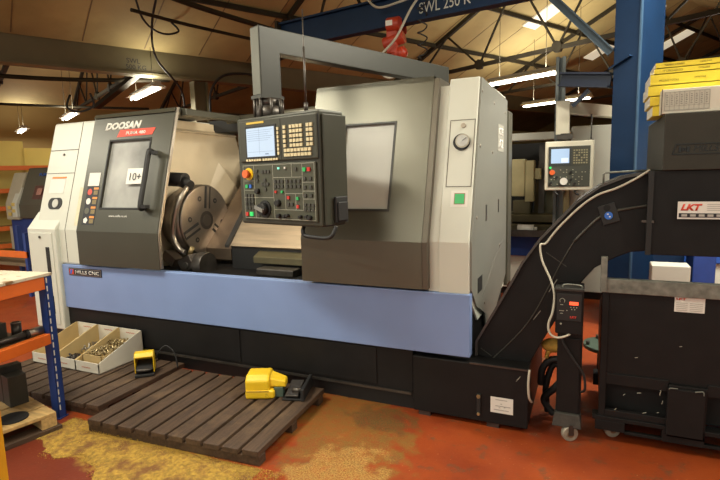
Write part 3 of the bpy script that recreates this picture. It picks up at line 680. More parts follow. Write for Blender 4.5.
P(tank, 'tank_foot', MB().box(-1.0,-.92,3.04,3.1,0,.03), dsteel); P(tank, 'tank_foot', MB().box(-.555,-.48,3.85,3.95,0,.03), dsteel)
P(tank, 'scratch', MB().bar((-.375,3.0295,.335),(-.355,3.0295,.36),.002,.003).bar((-.38,3.0295,.325),(-.36,3.0295,.35),.002,.002), line_w)
# rising casing: side outline with real depth
top = [(-.645,.41),(-.645,.505),(-.44,.89),(-.37,1.03),(-.27,1.18),(-.18,1.28),(-.08,1.395),(.045,1.49),(.165,1.54),(.285,1.562)]
bot = [(.295,1.13),(.21,1.12),(.135,1.085),(.03,1.02),(-.03,.94),(-.098,.83),(-.235,.57),(-.335,.36)]
cas = P(conv, 'casing', MB().prism(top+bot, 1, 3.17, 3.66), black_p, .006)
# rolled top flange that catches the light
fl = MB()
for (a, b), (c, d) in zip(top, top[1:]): fl.bar((a,3.162,b), (c,3.162,d), .02, .014)
P(cas, 'top_flange', fl, mat('worn_black_edge',(.07,.065,.06),.4,.3,.1))
m_ = MB()
mid = [(-.56,.38),(-.33,.66),(-.16,1.02),(-.085,1.17),(.03,1.30),(.10,1.34),(.165,1.36),(.285,1.382)]
m_.tube([(a,3.168,b) for a, b in mid[:4]], .004, 6); m_.tube([(a,3.168,b) for a, b in mid[3:]], .008, 6)
P(cas, 'side_seam', m_, mat('dull_edge_line',(.055,.052,.042),.5,.3,.1))
P(cas, 'side_seam', MB().bar((-.235,3.168,1.10),(-.12,3.168,1.02),.003,.004).bar((-.62,3.168,.46),(-.55,3.168,.415),.003,.004), mat('dull_edge_line',(.055,.052,.042),.5,.3,.1))
P(cas, 'side_seam', MB().bar((-.215,3.168,.86),(-.17,3.168,.94),.003,.005).bar((-.30,3.168,.68),(-.26,3.168,.74),.003,.005), galv)
pm = Matrix.Translation((.095,3.166,1.33)) @ Matrix.Rotation(.32, 4, 'Y').inverted()
pl_ = P(cas, 'sticker_plate', MB(pm).box(-.045,.045,-.008,.004,-.05,.06), black_r, .003)
P(pl_, 'blue_sticker', MB().cyl((.092,3.157,1.325),(.092,3.1535,1.325),.0215,seg=24), mat('blue_sticker_paper',(.03,.14,.55),.4,0,0,emit=None))
P(pl_, 'sticker_mark', MB().box(.083,.092,3.152,3.155,1.33,1.337).box(.094,.102,3.152,3.155,1.316,1.323), white)
P(pl_, 'plate_hole', MB().cyl((.082,3.159,1.368),(.082,3.157,1.368),.018), mat('deep_black',(.004,.004,.004),.8,0,0))
# hopper
hp_ = P(conv, 'hopper', MB().box(.285, 1.05, 3.10, 3.75, 1.12, 1.57), black_p, .004)
P(hp_, 'upper_hopper', MB().box(.335, 1.05, 3.085, 3.95, 1.57, 1.86), mat('black_brown_paint',(.034,.031,.023),.5,0,.1,8,.1,250,spec=.3), .004)
P(hp_, 'hopper_flange', MB().box(.275, .30, 3.09, 3.12, 1.12, 1.57), black_r)
P(hp_, 'handle_rod', MB().tube([(.06,3.18,1.49),(.06,3.18,1.555),(.07,3.18,1.565),(.285,3.18,1.572)], .006, 8, smooth=False), galv)
P(hp_, 'latch', MB().bar((.255,3.12,1.30),(.31,3.09,1.30),.012,.012).cyl((.283,3.095,1.2),(.283,3.095,1.42),.005), dsteel)
ml = MB(); zt = lambda x: 1.685
m_ = MB().bar((.375,3.083,1.652),(.70,3.083,1.652),.003,.004).bar((.39,3.083,1.702),(.72,3.083,1.702),.003,.004).bar((.375,3.083,1.652),(.39,3.083,1.702),.003,.004)
P(hp_, 'logo_outline', m_, mat('gloss_black',(.003,.003,.003),.25,0,0))
text(hp_, 'lettering', 'MILLS CNC', (.468, 3.0845, 1.664), (1,0,0), (0,0,1), MATS['gloss_black'], width=.215, height=.03, bold=.0, shear=.2)
P(hp_, 'logo_mark', MB().box(.402,.414,3.082,3.086,1.662,1.69).box(.418,.424,3.082,3.086,1.668,1.684).box(.428,.434,3.082,3.086,1.668,1.684).box(.438,.45,3.082,3.086,1.662,1.69), MATS['gloss_black'])
st = P(hp_, 'maker_label', MB().box(.412, .72, 3.080, 3.085, 1.318, 1.408), white)
text(st, 'lettering', 'LKT', (.425, 3.0797, 1.362), (1,0,0), (0,0,1), red_ink, width=.095, height=.034, bold=.05, shear=.3)
m_ = MB().box(.418,.71,3.0785,3.081,1.326,1.348)
P(st, 'label_band', m_, ink); m_ = MB()
for k in range(7): m_.box(.43+.038*k,.455+.038*k,3.0775,3.079,1.331,1.343)
for k in range(4): m_.box(.54,.70,3.0785,3.081,1.362+.010*k,1.365+.010*k)
P(st, 'small_print', m_, mat('grey_print',(.4,.38,.34),.6,0,0))
# control box on the conveyor stand
stx0, stx1 = -.155, -.02
sd = P(conv, 'stand', MB().box(stx0, stx1, 3.07, 3.16, .16, .93).hexa([(-.15,3.06,.62),(-.03,3.06,.62),(-.03,3.07,.62),(-.15,3.07,.62),(-.15,3.06,.16),(-.03,3.06,.16),(-.03,3.07,.16),(-.15,3.07,.16)]), black_p, .004)
P(sd, 'foot_plate', MB().hexa([(-.172,3.03,.085),(-.012,3.03,.085),(-.012,3.17,.085),(-.172,3.17,.085),(-.16,3.04,.165),(-.024,3.04,.165),(-.024,3.17,.165),(-.16,3.17,.165)]), mat('worn_grey_plate',(.06,.058,.05),.5,.3,.3,30), .004)
def castor(par, x, y, r, w=.03, m=None):
    dv = Vector((.45,-.89,0))*w/2; cc = Vector((x,y,r)); k_ = Vector((.89,.45,0))
    c = P(par, 'castor', MB().cyl(cc-dv,cc+dv,r,seg=28), m or mat('cream_wheel',(.36,.33,.26),.35,.3,.15,30), .005)
    P(c, 'hub', MB().cyl(cc-dv*1.2,cc+dv*1.2,r*.42), mat('hub_steel',(.25,.16,.09),.4,.6,.2))
    P(c, 'fork', MB().bar(cc+dv*1.35+Vector((0,0,-.005)),cc+dv*1.35+Vector((0,0,r+.012)),.03,.003,tuple(dv)).bar(cc-dv*1.35+Vector((0,0,-.005)),cc-dv*1.35+Vector((0,0,r+.012)),.03,.003,tuple(dv)), dsteel)
castor(sd, -.075, 3.05, .046, .035)
cb = P(conv, 'control_box', MB().box(-.165, -.022, 2.985, 3.07, .665, .925), black_p, .006)
P(cb, 'box_face', MB().box(-.158, -.030, 2.981, 2.986, .745, .90), black_r, .003)
P(cb, 'led_display', MB().box(-.092,-.047,2.978,2.982,.838,.856), red_led)
P(cb, 'dial', MB().tube([(-.14,2.979,.85),(-.143,2.979,.862),(-.135,2.979,.872),(-.125,2.979,.872),(-.117,2.979,.862),(-.12,2.979,.85)], .0018, 6), line_w)
P(cb, 'small_button', MB().box(-.088,-.082,2.978,2.982,.822,.828).box(-.073,-.067,2.978,2.982,.822,.828).box(-.058,-.052,2.978,2.982,.822,.828).box(-.083,-.077,2.978,2.982,.81,.816).box(-.068,-.062,2.978,2.982,.81,.816).box(-.145,-.12,2.978,2.982,.80,.803).box(-.14,-.125,2.978,2.982,.835,.838).box(-.14,-.125,2.978,2.982,.785,.788).cyl((-.105,2.981,.805),(-.105,2.978,.805),.003).cyl((-.135,2.985,.725),(-.135,2.98,.725),.005), line_w)
text(cb, 'lettering', 'LKT', (-.088, 2.9805, .762), (1,0,0), (0,0,1), red_k, width=.034, height=.012, bold=.05)
P(cb, 'box_lid', MB().box(-.17, -.018, 2.98, 3.075, .915, .932), mat('grey_black_lid',(.035,.034,.030),.5,.2,.1), .004)
P(cb, 'lid_handle', MB().tube([(-.13,3.0,.93),(-.12,3.0,.948),(-.04,3.0,.948),(-.03,3.0,.93)], .005, 8), galv)
# cables on the conveyor
P(conv, 'cable', MB().tube([(.285,3.15,1.575),(.22,3.15,1.53),(.13,3.15,1.48),(.03,3.15,1.44),(-.06,3.15,1.37),(-.17,3.15,1.25),(-.235,3.14,1.16),(-.265,3.12,1.15),(-.25,3.1,1.06),(-.20,3.06,.96),(-.175,3.02,.88),(-.18,2.98,.79),(-.20,2.97,.72),(-.19,2.97,.665),(-.15,2.97,.645),(-.10,2.98,.66),(-.07,3.02,.675)], .0065, 8), cable_w, label='pale grey cable along the curved casing')
P(conv, 'cable', MB().tube([(-.14,3.05,.68),(-.12,3.03,.6),(-.06,3.03,.5),(-.01,3.04,.42),(.0,3.05,.33),(-.02,3.07,.30)], .007, 8), black_r, label='black cable down the stand')
P(conv, 'cable', MB().tube([(-.30,3.0,.42),(-.305,2.99,.34),(-.30,3.0,.25),(-.29,3.05,.2)], .007, 8), cable_w, label='pale cable hanging at the tank corner')
# things on the tank behind the stand
gl = thing('work_glove', 'worn yellow work glove lying on dark hoses behind the conveyor stand', 'glove', (-.17,3.30,.42))
P(gl, 'palm', MB().sph((-.185,3.26,.50),.075,(1,.6,.6)), rust)
P(gl, 'cuff', MB().cyl((-.15,3.26,.50),(-.07,3.26,.49),.042,.046), rust)
for k in range(4): P(gl, 'finger', MB().tube([(-.19,3.25+.02*k,.47),(-.215,3.245+.022*k,.455),(-.225,3.24+.024*k,.42)], .012, 8), rust)
hz = P(None, 'coiled_hose', MB().tube([(-.26,3.30,.22),(-.25,3.28,.33),(-.20,3.27,.40),(-.13,3.27,.40),(-.11,3.28,.32),(-.17,3.28,.22),(-.24,3.3,.12),(-.18,3.3,.03)], .022, 10).tube([(-.22,3.35,.02),(-.23,3.33,.2),(-.18,3.32,.36),(-.11,3.33,.25),(-.11,3.35,.02)], .02, 10), black_r)
tag(hz, 'black coiled hose between the coolant tank corner and the conveyor stand', 'hose')

# ------------------------------------------------------------------ chip skip on castors under the hopper
skip = thing('chip_skip', 'black steel chip skip on castors with galvanised rim, under the conveyor hopper', 'skip', (.55, 3.5, 0))
P(skip, 'bin_body', MB().hexa([(.075,3.12,.40),(1.15,3.12,.40),(1.15,3.85,.40),(.075,3.85,.40),(.075,3.12,.90),(1.15,3.12,.90),(1.15,3.85,.66),(.075,3.85,.66)]).box(.42,.6,3.10,3.13,.1,.40), black_p, .003)
P(skip, 'lower_body', MB().box(.08,1.15,3.20,3.8,.16,.40), mat('deep_black',(.004,.004,.004),.8,0,0))
P(skip, 'bin_rib', MB().box(.075,.11,3.11,3.2,.10,.9).box(.11,.42,3.11,3.13,.355,.42).box(.11,.42,3.11,3.14,.16,.20).box(.60,1.15,3.11,3.13,.355,.42), black_p, .003)
P(skip, 'pocket_cover', MB().box(.415,.59,3.085,3.12,.115,.385), black_p, .004)
P(skip, 'pocket_clip', MB().tube([(.42,3.085,.38),(.425,3.08,.39),(.46,3.08,.392)], .003,6).tube([(.54,3.08,.385),(.575,3.08,.392),(.58,3.08,.37)], .003,6), galv)
P(skip, 'base_frame', MB().box(.045,1.15,3.10,3.18,.135,.16).box(.06,.215,3.10,3.16,.075,.135).box(.40,.60,3.10,3.16,.065,.135).box(.215,1.15,3.11,3.14,.062,.08).box(.80,1.15,3.10,3.16,.065,.135), black_p, .003)
P(skip, 'base_frame', MB().box(.05,1.15,3.75,3.85,.08,.16), black_p, .003)
P(skip, 'rim', MB().box(.07,1.15,3.10,3.14,.895,.975), galv, .003)
P(skip, 'rim_bracket', MB().box(.062,.095,3.09,3.12,.90,1.10), galv, .002)
castor(skip, .155, 3.19, .046, .03); castor(skip, .125, 3.72, .038, .03); castor(skip, 1.0, 3.22, .031, .03)
sl = P(skip, 'maker_label', MB().box(.427,.565,3.116,3.12,.812,.892), white)
text(sl, 'lettering', 'LKT', (.434, 3.1155, .878), (1,0,0), (0,0,1), red_ink, width=.045, height=.011, bold=.05)
m_ = MB()
for k in range(5): m_.box(.435,.487,3.1145,3.117,.82+.010*k,.823+.010*k).box(.497,.555,3.1145,3.117,.82+.010*k,.823+.010*k)
P(sl, 'small_print', m_, MATS['grey_print'])
m_ = MB()
for x, z, dx, dz in ((.20,.30,.01,.01),(.27,.325,.02,.004),(.38,.33,.004,.03),(.392,.28,.004,.02),(.30,.21,.02,.008),(.16,.205,.008,.012),(.37,.225,.01,.004),(.25,.53,.015,.004),(.46,.62,.012,.003)): m_.bar((x,3.108,z),(x+dx,3.108,z+dz),.003,.003)
P(skip, 'scratch', m_, line_w)

# ------------------------------------------------------------------ yellow catalogues and box file on the hopper
bk0 = None
zb = 1.862; tops = [.055,.052,.055,.058,.03,.03]
labs = ['thick yellow catalogue, bottom of the leaning stack on the hopper','thick yellow catalogue, second from the bottom on the hopper','yellow catalogue in the middle of the stack on the hopper','thick yellow catalogue, third from the top on the hopper','slim yellow catalogue just under the top one','slim yellow catalogue on top of the stack']
tags = ['','','','MILLING TOOLS','TURNING','TURNING & BORING']
for k, th in enumerate(tops):
    x0 = .270+[.018,.004,-.006,.002,.018,.024][k]
    yb = 3.215
    b = thing('catalogue', labs[k], 'book', (x0+.2, yb+.15, zb), 0, 'yellow catalogues on the hopper')
    P(b, 'cover', MB().box(x0, x0+.42, yb, yb+.30, zb, zb+.0015).box(x0, x0+.42, yb, yb+.30, zb+th-.0035, zb+th-.002).box(x0, x0+.42, yb, yb+.002, zb, zb+th-.002), yel_bk)
    P(b, 'pages', MB().box(x0-.0015, x0+.418, yb+.002, yb+.295, zb+.0015, zb+th-.0035), paper)
    if tags[k]:
        text(b, 'spine_title', tags[k], (x0+.04, yb-.0008, zb+th*.3), (1,0,0), (0,0,1), mat('olive_print',(.28,.22,.02),.6,0,0), width=.09, height=.010)
        text(b, 'spine_title', 'CATALOGUE', (x0+.20, yb-.0008, zb+th*.4), (1,0,0), (0,0,1), MATS['olive_print'], width=.05, height=.008)
    zb += th
bf = thing('box_file', 'off-white box file with a ruled label, standing in front of the yellow catalogues', 'box file', (.5, 3.13, 1.862))
P(bf, 'box', MB().box(.318, .70, 3.105, 3.205, 1.862, 1.985), card_w, .003)
P(bf, 'spine_edge', MB().box(.3165, .321, 3.103, 3.108, 1.862, 1.987), mat('dark_spine_edge',(.15,.13,.10),.6,0,0))
lb2 = P(bf, 'ruled_label', MB().box(.328, .528, 3.1025, 3.105, 1.875, 1.972), mat('label_paper_grey',(.50,.48,.40),.6,0,.03))
m_ = MB()
for k in range(10): m_.box(.331+.0215*k, .3325+.0215*k, 3.1015, 3.103, 1.878, 1.969)
for z in (1.878,1.899,1.968): m_.box(.331,.526,3.1015,3.103,z,z+.0012)
for k in range(9):
    for j in range(6): m_.box(.337+.0215*k, .346+.0215*k-.002*(j%2), 3.1015, 3.103, 1.907+.009*j, 1.911+.009*j)
P(lb2, 'label_print', m_, mat('pencil_grey',(.24,.23,.2),.6,0,0))

# ------------------------------------------------------------------ duckboards
def duckboard(x0, x1, y0, y1, n, label, z=.09, rz=0.):
    t = thing('duckboard', label, 'duckboard', ((x0+x1)/2, (y0+y1)/2, 0), rz, 'wooden duckboards')
    cx_, cy_ = (x0+x1)/2, (y0+y1)/2
    p = (x1-x0)/n
    for k in range(n):
        a = x0-cx_+p*k
        P(t, 'slat', MB().box(a+.011, a+p-.011, y0-cy_+random.uniform(-.006,.006), y1-cy_+random.uniform(-.006,.006), z-.035, z+random.uniform(-.002,.002)), wood_d, .004, world=False)
    for y in (y0-cy_+.01, -.05, y1-cy_-.1):
        P(t, 'bearer', MB().box(x0-cx_+.0, x1-cx_-.01, y, y+.07, 0, z-.035), wood_d, .004, world=False)
    return t
duckboard(-2.925, -1.645, 2.075, 2.955, 10, 'dark slatted wooden duckboard nearest the camera, with the yellow pedal at its back corner', .09, .065)
duckboard(-4.38, -2.99, 2.17, 3.0, 10, 'dark slatted wooden duckboard further left, under the cardboard trays', .085, .03)

# ------------------------------------------------------------------ foot pedals
def pedal_hood(t, w, d, h, m):
    prof = [(-d/2,.02),(-d/2,h*.85),(-d/2+.02,h),(d/2-.03,h),(d/2,h*.8),(d/2,.02)]
    wl_ = .006
    mb = MB(); mb.prism(prof, 0, -w/2, -w/2+wl_); mb.prism(prof, 0, w/2-wl_, w/2)
    for (a, b), (c, e) in zip(prof[1:], prof[2:]):
        if True: mb.hexa([(-w/2,a,b-.006),(w/2,a,b-.006),(w/2,c,e-.006),(-w/2,c,e-.006),(-w/2,a,b),(w/2,a,b),(w/2,c,e),(-w/2,c,e)])
    return P(t, 'hood', mb, m, .003, world=False)
p1 = thing('foot_switch', 'yellow hooded foot switch with open front, beside the cardboard trays', 'foot switch', (-3.14, 2.74, .09), .72)
pedal_hood(p1, .14, .11, .175, yellow)
P(p1, 'base', MB().box(-.07,.07,-.09,.09,0,.02), black_r, .004, world=False)
P(p1, 'pedal', MB().hexa([(-.06,-.075,.045),(.06,-.075,.045),(.06,.05,.03),(-.06,.05,.03),(-.06,-.075,.058),(.06,-.075,.058),(.06,.05,.10),(-.06,.05,.10)]), black_r, .006, world=False)
P(p1, 'toe_bar', MB().cyl((-.05,-.078,.05),(.05,-.078,.05),.012), dsteel, world=False)
P(p1, 'cable', MB().tube([(.05,.05,.05),(.10,.05,.14),(.16,.03,.19),(.22,.0,.13),(.24,-.02,.01)], .006, 8), black_r, world=False)
p2 = thing('foot_switch', 'bright yellow moulded foot switch at the right end of the near duckboard', 'foot switch', (-2.03, 2.78, .092), .42)
P(p2, 'housing', MB().prism([(-.10,.0),(.10,.0),(.10,.135),(.06,.155),(-.06,.155),(-.10,.125)], 0, -.125, .04).box(-.125,.075,-.11,.04,0,.06), yellow, .016, world=False, seg=3)
P(p2, 'guard_arm', MB().hexa([(.03,-.07,.07),(.15,-.07,.065),(.15,.02,.065),(.03,.02,.07),(.03,-.06,.13),(.15,-.07,.11),(.15,.02,.11),(.03,.05,.15)]), yellow, .010, world=False, seg=3)
P(p2, 'cover_seam', MB().box(-.12,.04,-.113,-.108,.055,.059), mat('dark_yellow_seam',(.30,.18,.01),.6,0,0), world=False)
P(p2, 'green_block', MB().box(.065,.13,-.08,-.01,0,.068), green_d, .004, world=False)
p3 = thing('foot_pedal', 'black open foot pedal right beside the bright yellow foot switch', 'foot pedal', (-1.81, 2.83, .092), .30)
P(p3, 'base', MB().box(-.08,.07,-.10,.10,0,.012), black_r, .003, world=False)
P(p3, 'side_rail', MB().box(.05,.075,-.11,.16,0,.085), black_r, .006, world=False)
P(p3, 'treadle', MB().hexa([(-.06,-.09,.02),(.03,-.09,.02),(.03,.09,.05),(-.06,.09,.05),(-.06,-.09,.035),(.03,-.09,.035),(.03,.09,.07),(-.06,.09,.07)]), dsteel, .004, world=False)
P(p3, 'pivot', MB().cyl((-.02,-.04,.05),(.05,-.04,.05),.02), dsteel, world=False)

# ------------------------------------------------------------------ cardboard part trays
tr_o = Vector((-4.29, 2.60, 0)); tw = .268; ang = math.atan2(-.03, .85)
def tray(k, label, fill):
    t = thing('parts_tray', label, 'tray', (-4.142+(tw+.003)*k, 2.80, .088), 0, 'open cardboard parts trays')
    w, d = tw, .44
    def side(x): return MB().prism([(-d/2,0),(-d/2,.085),(d/2-.03,.225),(d/2,.225),(d/2,0)], 0, x, x+.006)
    P(t, 'tray_side', side(-w/2), card_y, world=False); P(t, 'tray_side', side(w/2-.006), card_w if k == 2 else card_y, world=False)
    P(t, 'tray_front', MB().box(-w/2, w/2, -d/2, -d/2+.006, 0, .085), card_w, world=False)
    P(t, 'tray_back', MB().box(-w/2, w/2, d/2-.006, d/2, 0, .225), card_w, world=False)
    P(t, 'tray_bottom', MB().box(-w/2, w/2, -d/2, d/2, 0, .004), card_y, world=False)
    text(t, 'red_print', 'Sandvik' if False else '~~~~~', (-.06, -d/2-.0005, .035), (1,0,0), (0,0,1), mat('faded_red_print',(.50,.16,.10),.6,0,0), width=.10, height=.010, world=False)
    text(t, 'red_print', '~~~~', (-.05, d/2-.0068, .185), (1,0,0), (0,0,1), MATS['faded_red_print'], width=.10, height=.012, world=False)
    return t
tray(0, 'white cardboard parts tray at the left of the three, nearly empty', 0)
tray(1, 'white cardboard parts tray in the middle of the three', 1)
tray(2, 'white cardboard parts tray at the right of the three, heaped with metal pieces', 2)
ctn = thing('small_carton', 'small open buff carton full of metal pieces inside the right tray', 'carton', (-3.60,2.735,.094), 0)
P(ctn, 'carton_wall', MB().box(-.115,.10,-.10,-.095,0,.115).box(-.115,.10,.12,.125,0,.115).box(-.115,-.11,-.10,.125,0,.115).box(.095,.10,-.10,.125,0,.115), card_y, world=False)
P(ctn, 'carton_bottom', MB().box(-.115,.10,-.10,.125,0,.004), card_y, world=False)
def pile(name, cx_, cy_, z, w, d, n, m, label, s=.02, h=.03):
    mb = MB()
    for _ in range(n):
        M = Matrix.Translation((cx_+random.uniform(-w,w), cy_+random.uniform(-d,d), z+random.uniform(0,h))) @ Euler((random.uniform(0,3),random.uniform(0,3),random.uniform(0,3))).to_matrix().to_4x4()
        mb.M = M; q = random.random()
        if q < .5: mb.box(-s,s,-s*.4,s*.4,-s*.3,s*.3)
        else: mb.cyl((-s,0,0),(s,0,0),s*.35,seg=8)
    o = P(None, name, mb, m); return tag(o, label, 'metal pieces', kind='stuff')
pile('metal_offcuts', -3.608, 2.745, .16, .08, .085, 130, brassy, 'heap of brassy metal pieces in the small carton', .018, .06)
pile('metal_offcuts', -3.605, 2.94, .15, .10, .055, 130, brassy, 'heap of metal pieces at the back of the right tray', .018, .08)
pile('metal_fittings', -3.87, 2.70, .115, .09, .07, 40, dsteel, 'few dark and bright fittings at the front of the middle tray', .022, .03)
pile('metal_fittings', -3.87, 2.88, .13, .09, .09, 70, mat('pale_steel_bits',(.42,.38,.30),.35,.7,.3,30), 'pale steel fittings at the back of the middle tray', .02, .05)
pile('metal_fittings', -4.14, 2.90, .115, .09, .07, 14, mat('pale_steel_bits',(.42,.38,.30),.35,.7,.3,30), 'few steel fittings in the left tray', .02, .03)

# ------------------------------------------------------------------ orange and blue workbench rack, bottom left
rd = Vector((math.sin(math.radians(-8.5)), math.cos(math.radians(-8.5)), 0))   # along the beam, away from camera
rn = Vector((-rd.y, rd.x, 0))                                                # to the left
R0 = Vector((-3.235, 2.085, 0))
RM = Matrix(((rd.x, rn.x, 0, R0.x), (rd.y, rn.y, 0, R0.y), (0,0,1,0), (0,0,0,1)))
rack = thing('rack_bench', 'orange and blue rack bench with a pale board top at the bottom left', 'bench', tuple(R0), 0)
P(rack, 'top_board', MB(RM).box(-1.35,.05,-.01,.76,.985,1.005), mat('stained_white_board',(.56,.50,.38),.55,0,.1,5, dirt=(.22,.12,.05), dscale=7, dlo=.57, dhi=.62), .002)
P(rack, 'beam', MB(RM).box(-1.3,-.0,.0,.05,.90,.983), orange, .004)
P(rack, 'beam', MB(RM).box(-1.3,-.0,.0,.05,.53,.60), orange, .004)
P(rack, 'beam', MB(RM).box(-1.3,-.0,.70,.75,.90,.983), orange, .004)
P(rack, 'shelf_board', MB(RM).box(-1.3,-.0,.05,.70,.565,.585), mat('shelf_chipboard',(.13,.09,.05),.7,0,.2), .002)
for u_ in (0., -1.36):
    for v_ in (0., .69):
        up = P(rack, 'upright', MB(RM).box(u_, u_+.055, v_, v_+.006, 0, 1.0).box(u_, u_+.006, v_, v_+.06, 0, 1.0).box(u_+.049, u_+.055, v_, v_+.06, 0, 1.0), rack_b, .001)
        if v_ == 0.:
            m_ = MB(RM)
            for k in range(17): m_.box(u_+.008, u_+.016, v_-.0015, v_+.001, .06+.055*k, .095+.055*k)
            P(up, 'punched_slot', m_, white if u_ == 0. else orange)
        P(up, 'foot_plate', MB(RM).box(u_-.01, u_+.065, v_-.01, v_+.07, 0, .006), rack_b)
P(rack, 'safety_clip', MB(RM).box(.05,.058,.0,.02,.72,.84), black_r)
for z in (.95,): P(rack, 'end_brace', MB(RM).box(.02,.04,.03,.70,z,z+.03), rack_b)
# load on the lower shelf
def rbox(name, a0, a1, b0, b1, z0, z1, m, lab, cat, bev=.004):
    return tag(P(None, name, MB(RM).box(a0,a1,b0,b1,z0,z1), m, bev), lab, cat)
bs = mat('block_steel',(.085,.08,.065),.5,.4,.2)
rbox('steel_block', -.32,-.12,.22,.36,.587,.70, bs, 'dark steel block on the rack shelf, bigger one under the square one', 'block')
rbox('steel_block', -.26,-.13,.38,.50,.587,.68, bs, 'dark low steel block behind the steel cylinder on the rack shelf', 'block')
rbox('steel_block', -.31,-.15,.23,.34,.702,.775, bs, 'dark square steel block stacked on the bigger block of the rack shelf', 'block')
rcyl = lambda name, p0, p1, r, m, lab, cat, r1=None: tag(P(None, name, MB(RM).cyl(p0,p1,r,r1), m, .003), lab, cat)
cy_ = thing('steel_cylinder', 'upright hollow steel cylinder on the rack shelf', 'cylinder', tuple(RM @ Vector((-.08,.19,.587))))
P(cy_, 'cylinder_body', MB(RM).cyl((-.08,.19,.587),(-.08,.19,.685),.030), dsteel)
P(cy_, 'cylinder_rim', MB(RM).cyl((-.08,.19,.685),(-.08,.19,.692),.030), steel)
P(cy_, 'cylinder_bore', MB(RM).cyl((-.08,.19,.692),(-.08,.19,.693),.022), black_r)
tb = thing('boring_bar', 'long tapered dark boring bar lying along the rack shelf', 'tool', tuple(RM @ Vector((-.2,.10,.59))))
P(tb, 'shank', MB(RM).cyl((-.42,.16,.613),(-.10,.09,.618),.012,.024), dsteel)
P(tb, 'head', MB(RM).cyl((-.10,.09,.62),(.0,.07,.62),.027,.030), steel)
P(tb, 'collar', MB(RM).cyl((-.105,.092,.619),(-.085,.087,.620),.031), black_r)
rcyl('round_bar', (-.42,.20,.602),(-.44,.06,.602),.013, steel, 'bright round bar lying across the shelf beside the boring bar', 'bar')

# pallet under the bench
ax_ = Vector((.21,.978,0)).normalized(); ay_ = Vector((-ax_.y, ax_.x, 0))
PM = Matrix(((ax_.x, ay_.x, 0, -3.11), (ax_.y, ay_.y, 0, 1.985), (0,0,1,0), (0,0,0,1)))
plt = thing('wooden_pallet', 'pale wooden pallet corner on the floor under the rack bench', 'pallet', tuple(PM @ Vector((-.4,.3,0))))
for k in range(3): P(plt, 'deck_board', MB(PM).box(-.9,0,.0+.17*k,.15+.17*k,.10,.122), wood_l, .003)
for a in (-.09,-.50,-.88): P(plt, 'stringer', MB(PM).box(a,a+.09,.0,.50,.03,.10), wood_l, .003)
P(plt, 'base_board', MB(PM).box(-.95,.02,-.02,.10,0,.03), wood_d, .002)
P(plt, 'base_board', MB(PM).box(-.95,.02,.40,.50,0,.03), wood_d, .002)
def pbox(name, a0, a1, b0, b1, z0, z1, m, lab, cat): return tag(P(None, name, MB(PM).box(a0,a1,b0,b1,z0,z1), m, .004), lab, cat)
cg = mat('dark_grey_cast',(.05,.05,.043),.5,.4,.15)
pbox('cast_block', -.15,-.04,.31,.42,.123,.33, cg, 'tall dark grey metal block standing on the pallet', 'block')
pbox('cast_block', -.15,-.02,.43,.50,.123,.37, cg, 'dark metal block on the pallet, behind and left of the tall one', 'block')
tag(P(None, 'black_disc', MB(PM).cyl((-.20,.125,.123),(-.20,.125,.133),.085), black_r, .003), 'flat black round disc lying on the pallet', 'disc')
yp = thing('safety_post', 'yellow orange post standing at the very left edge in front of the pallet', 'post', (-2.62,1.33,0))
P(yp, 'post', MB().box(-2.665,-2.553,1.285,1.365,.01,.98), mat('yellow_orange_post',(.62,.30,.01),.45,0,.06), .006)
P(yp, 'foot_plate', MB().box(-2.685,-2.565,1.265,1.385,0,.012), MATS['yellow_orange_post'])

# ------------------------------------------------------------------ granules on the floor
def granules():
    mb = MB(); bm = mb.bm
    def edge(x):  # outline of the spilled heap, front edge wanders
        return .30 + .05*math.sin(x*5)+.04*math.sin(x*13+1)
    n = 0
    while n < 9000:
        x = random.uniform(-3.14, -1.45); t = random.random()**1.3
        y = (2.13 if x < -2.94 else 2.045 + .045*(x+2.9)) - t*(edge(x)+.04)
        if x < -2.95 and random.random() < .4: continue
        if random.random() < .35*t: continue
        s = random.uniform(.0018,.0045); z = random.uniform(0,.012)*(1-t)
        p = [Vector((x+random.uniform(-s,s), y+random.uniform(-s,s), z+random.uniform(0,2*s))) for _ in range(4)]
        v = [bm.verts.new(q) for q in p]
        for f in ((0,1,2),(0,2,3),(0,3,1),(1,3,2)): bm.faces.new([v[i] for i in f])
        n += 1
    return mb
tag(P(None, 'absorbent_granules', granules(), gran_m), 'yellow absorbent granules spilled along the front of the duckboards', 'granules', kind='stuff')
def base_layer():
    mb = MB(); bm = mb.bm; nx, ny = 90, 24; g = {}
    for i in range(nx+1):
        for j in range(ny+1):
            x = -3.16+1.56*i/nx; t = j/ny
            w = .29+.05*math.sin(x*5)+.04*math.sin(x*13+1)+.02*math.sin(x*31)
            y = (2.135 if x < -2.94 else 2.05+.045*(x+2.9))-t*(w+(.06 if x < -2.94 else .02))
            edge = min(t*(1-t)*6, 1, (i/nx)*8, (1-i/nx)*8)
            g[i,j] = bm.verts.new((x, y, .001+.012*max(0,edge)*(.6+.4*random.random())))
    for i in range(nx):
        for j in range(ny):
            f = bm.faces.new([g[i,j],g[i+1,j],g[i+1,j+1],g[i,j+1]])
    # close underneath so the heap has a body
    for i in range(nx):
        for j in (0, ny): pass
    return mb
gm = mat('granule_heap', (.34,.205,.03), .9, 0, .4, 45, .6, 120, dirt=(.17,.075,.018), dscale=7, dlo=.48, dhi=.62)
tag(P(None, 'granule_heap', base_layer(), gm), 'low heap of yellow absorbent on the red floor before the duckboards', 'granules', kind='stuff')

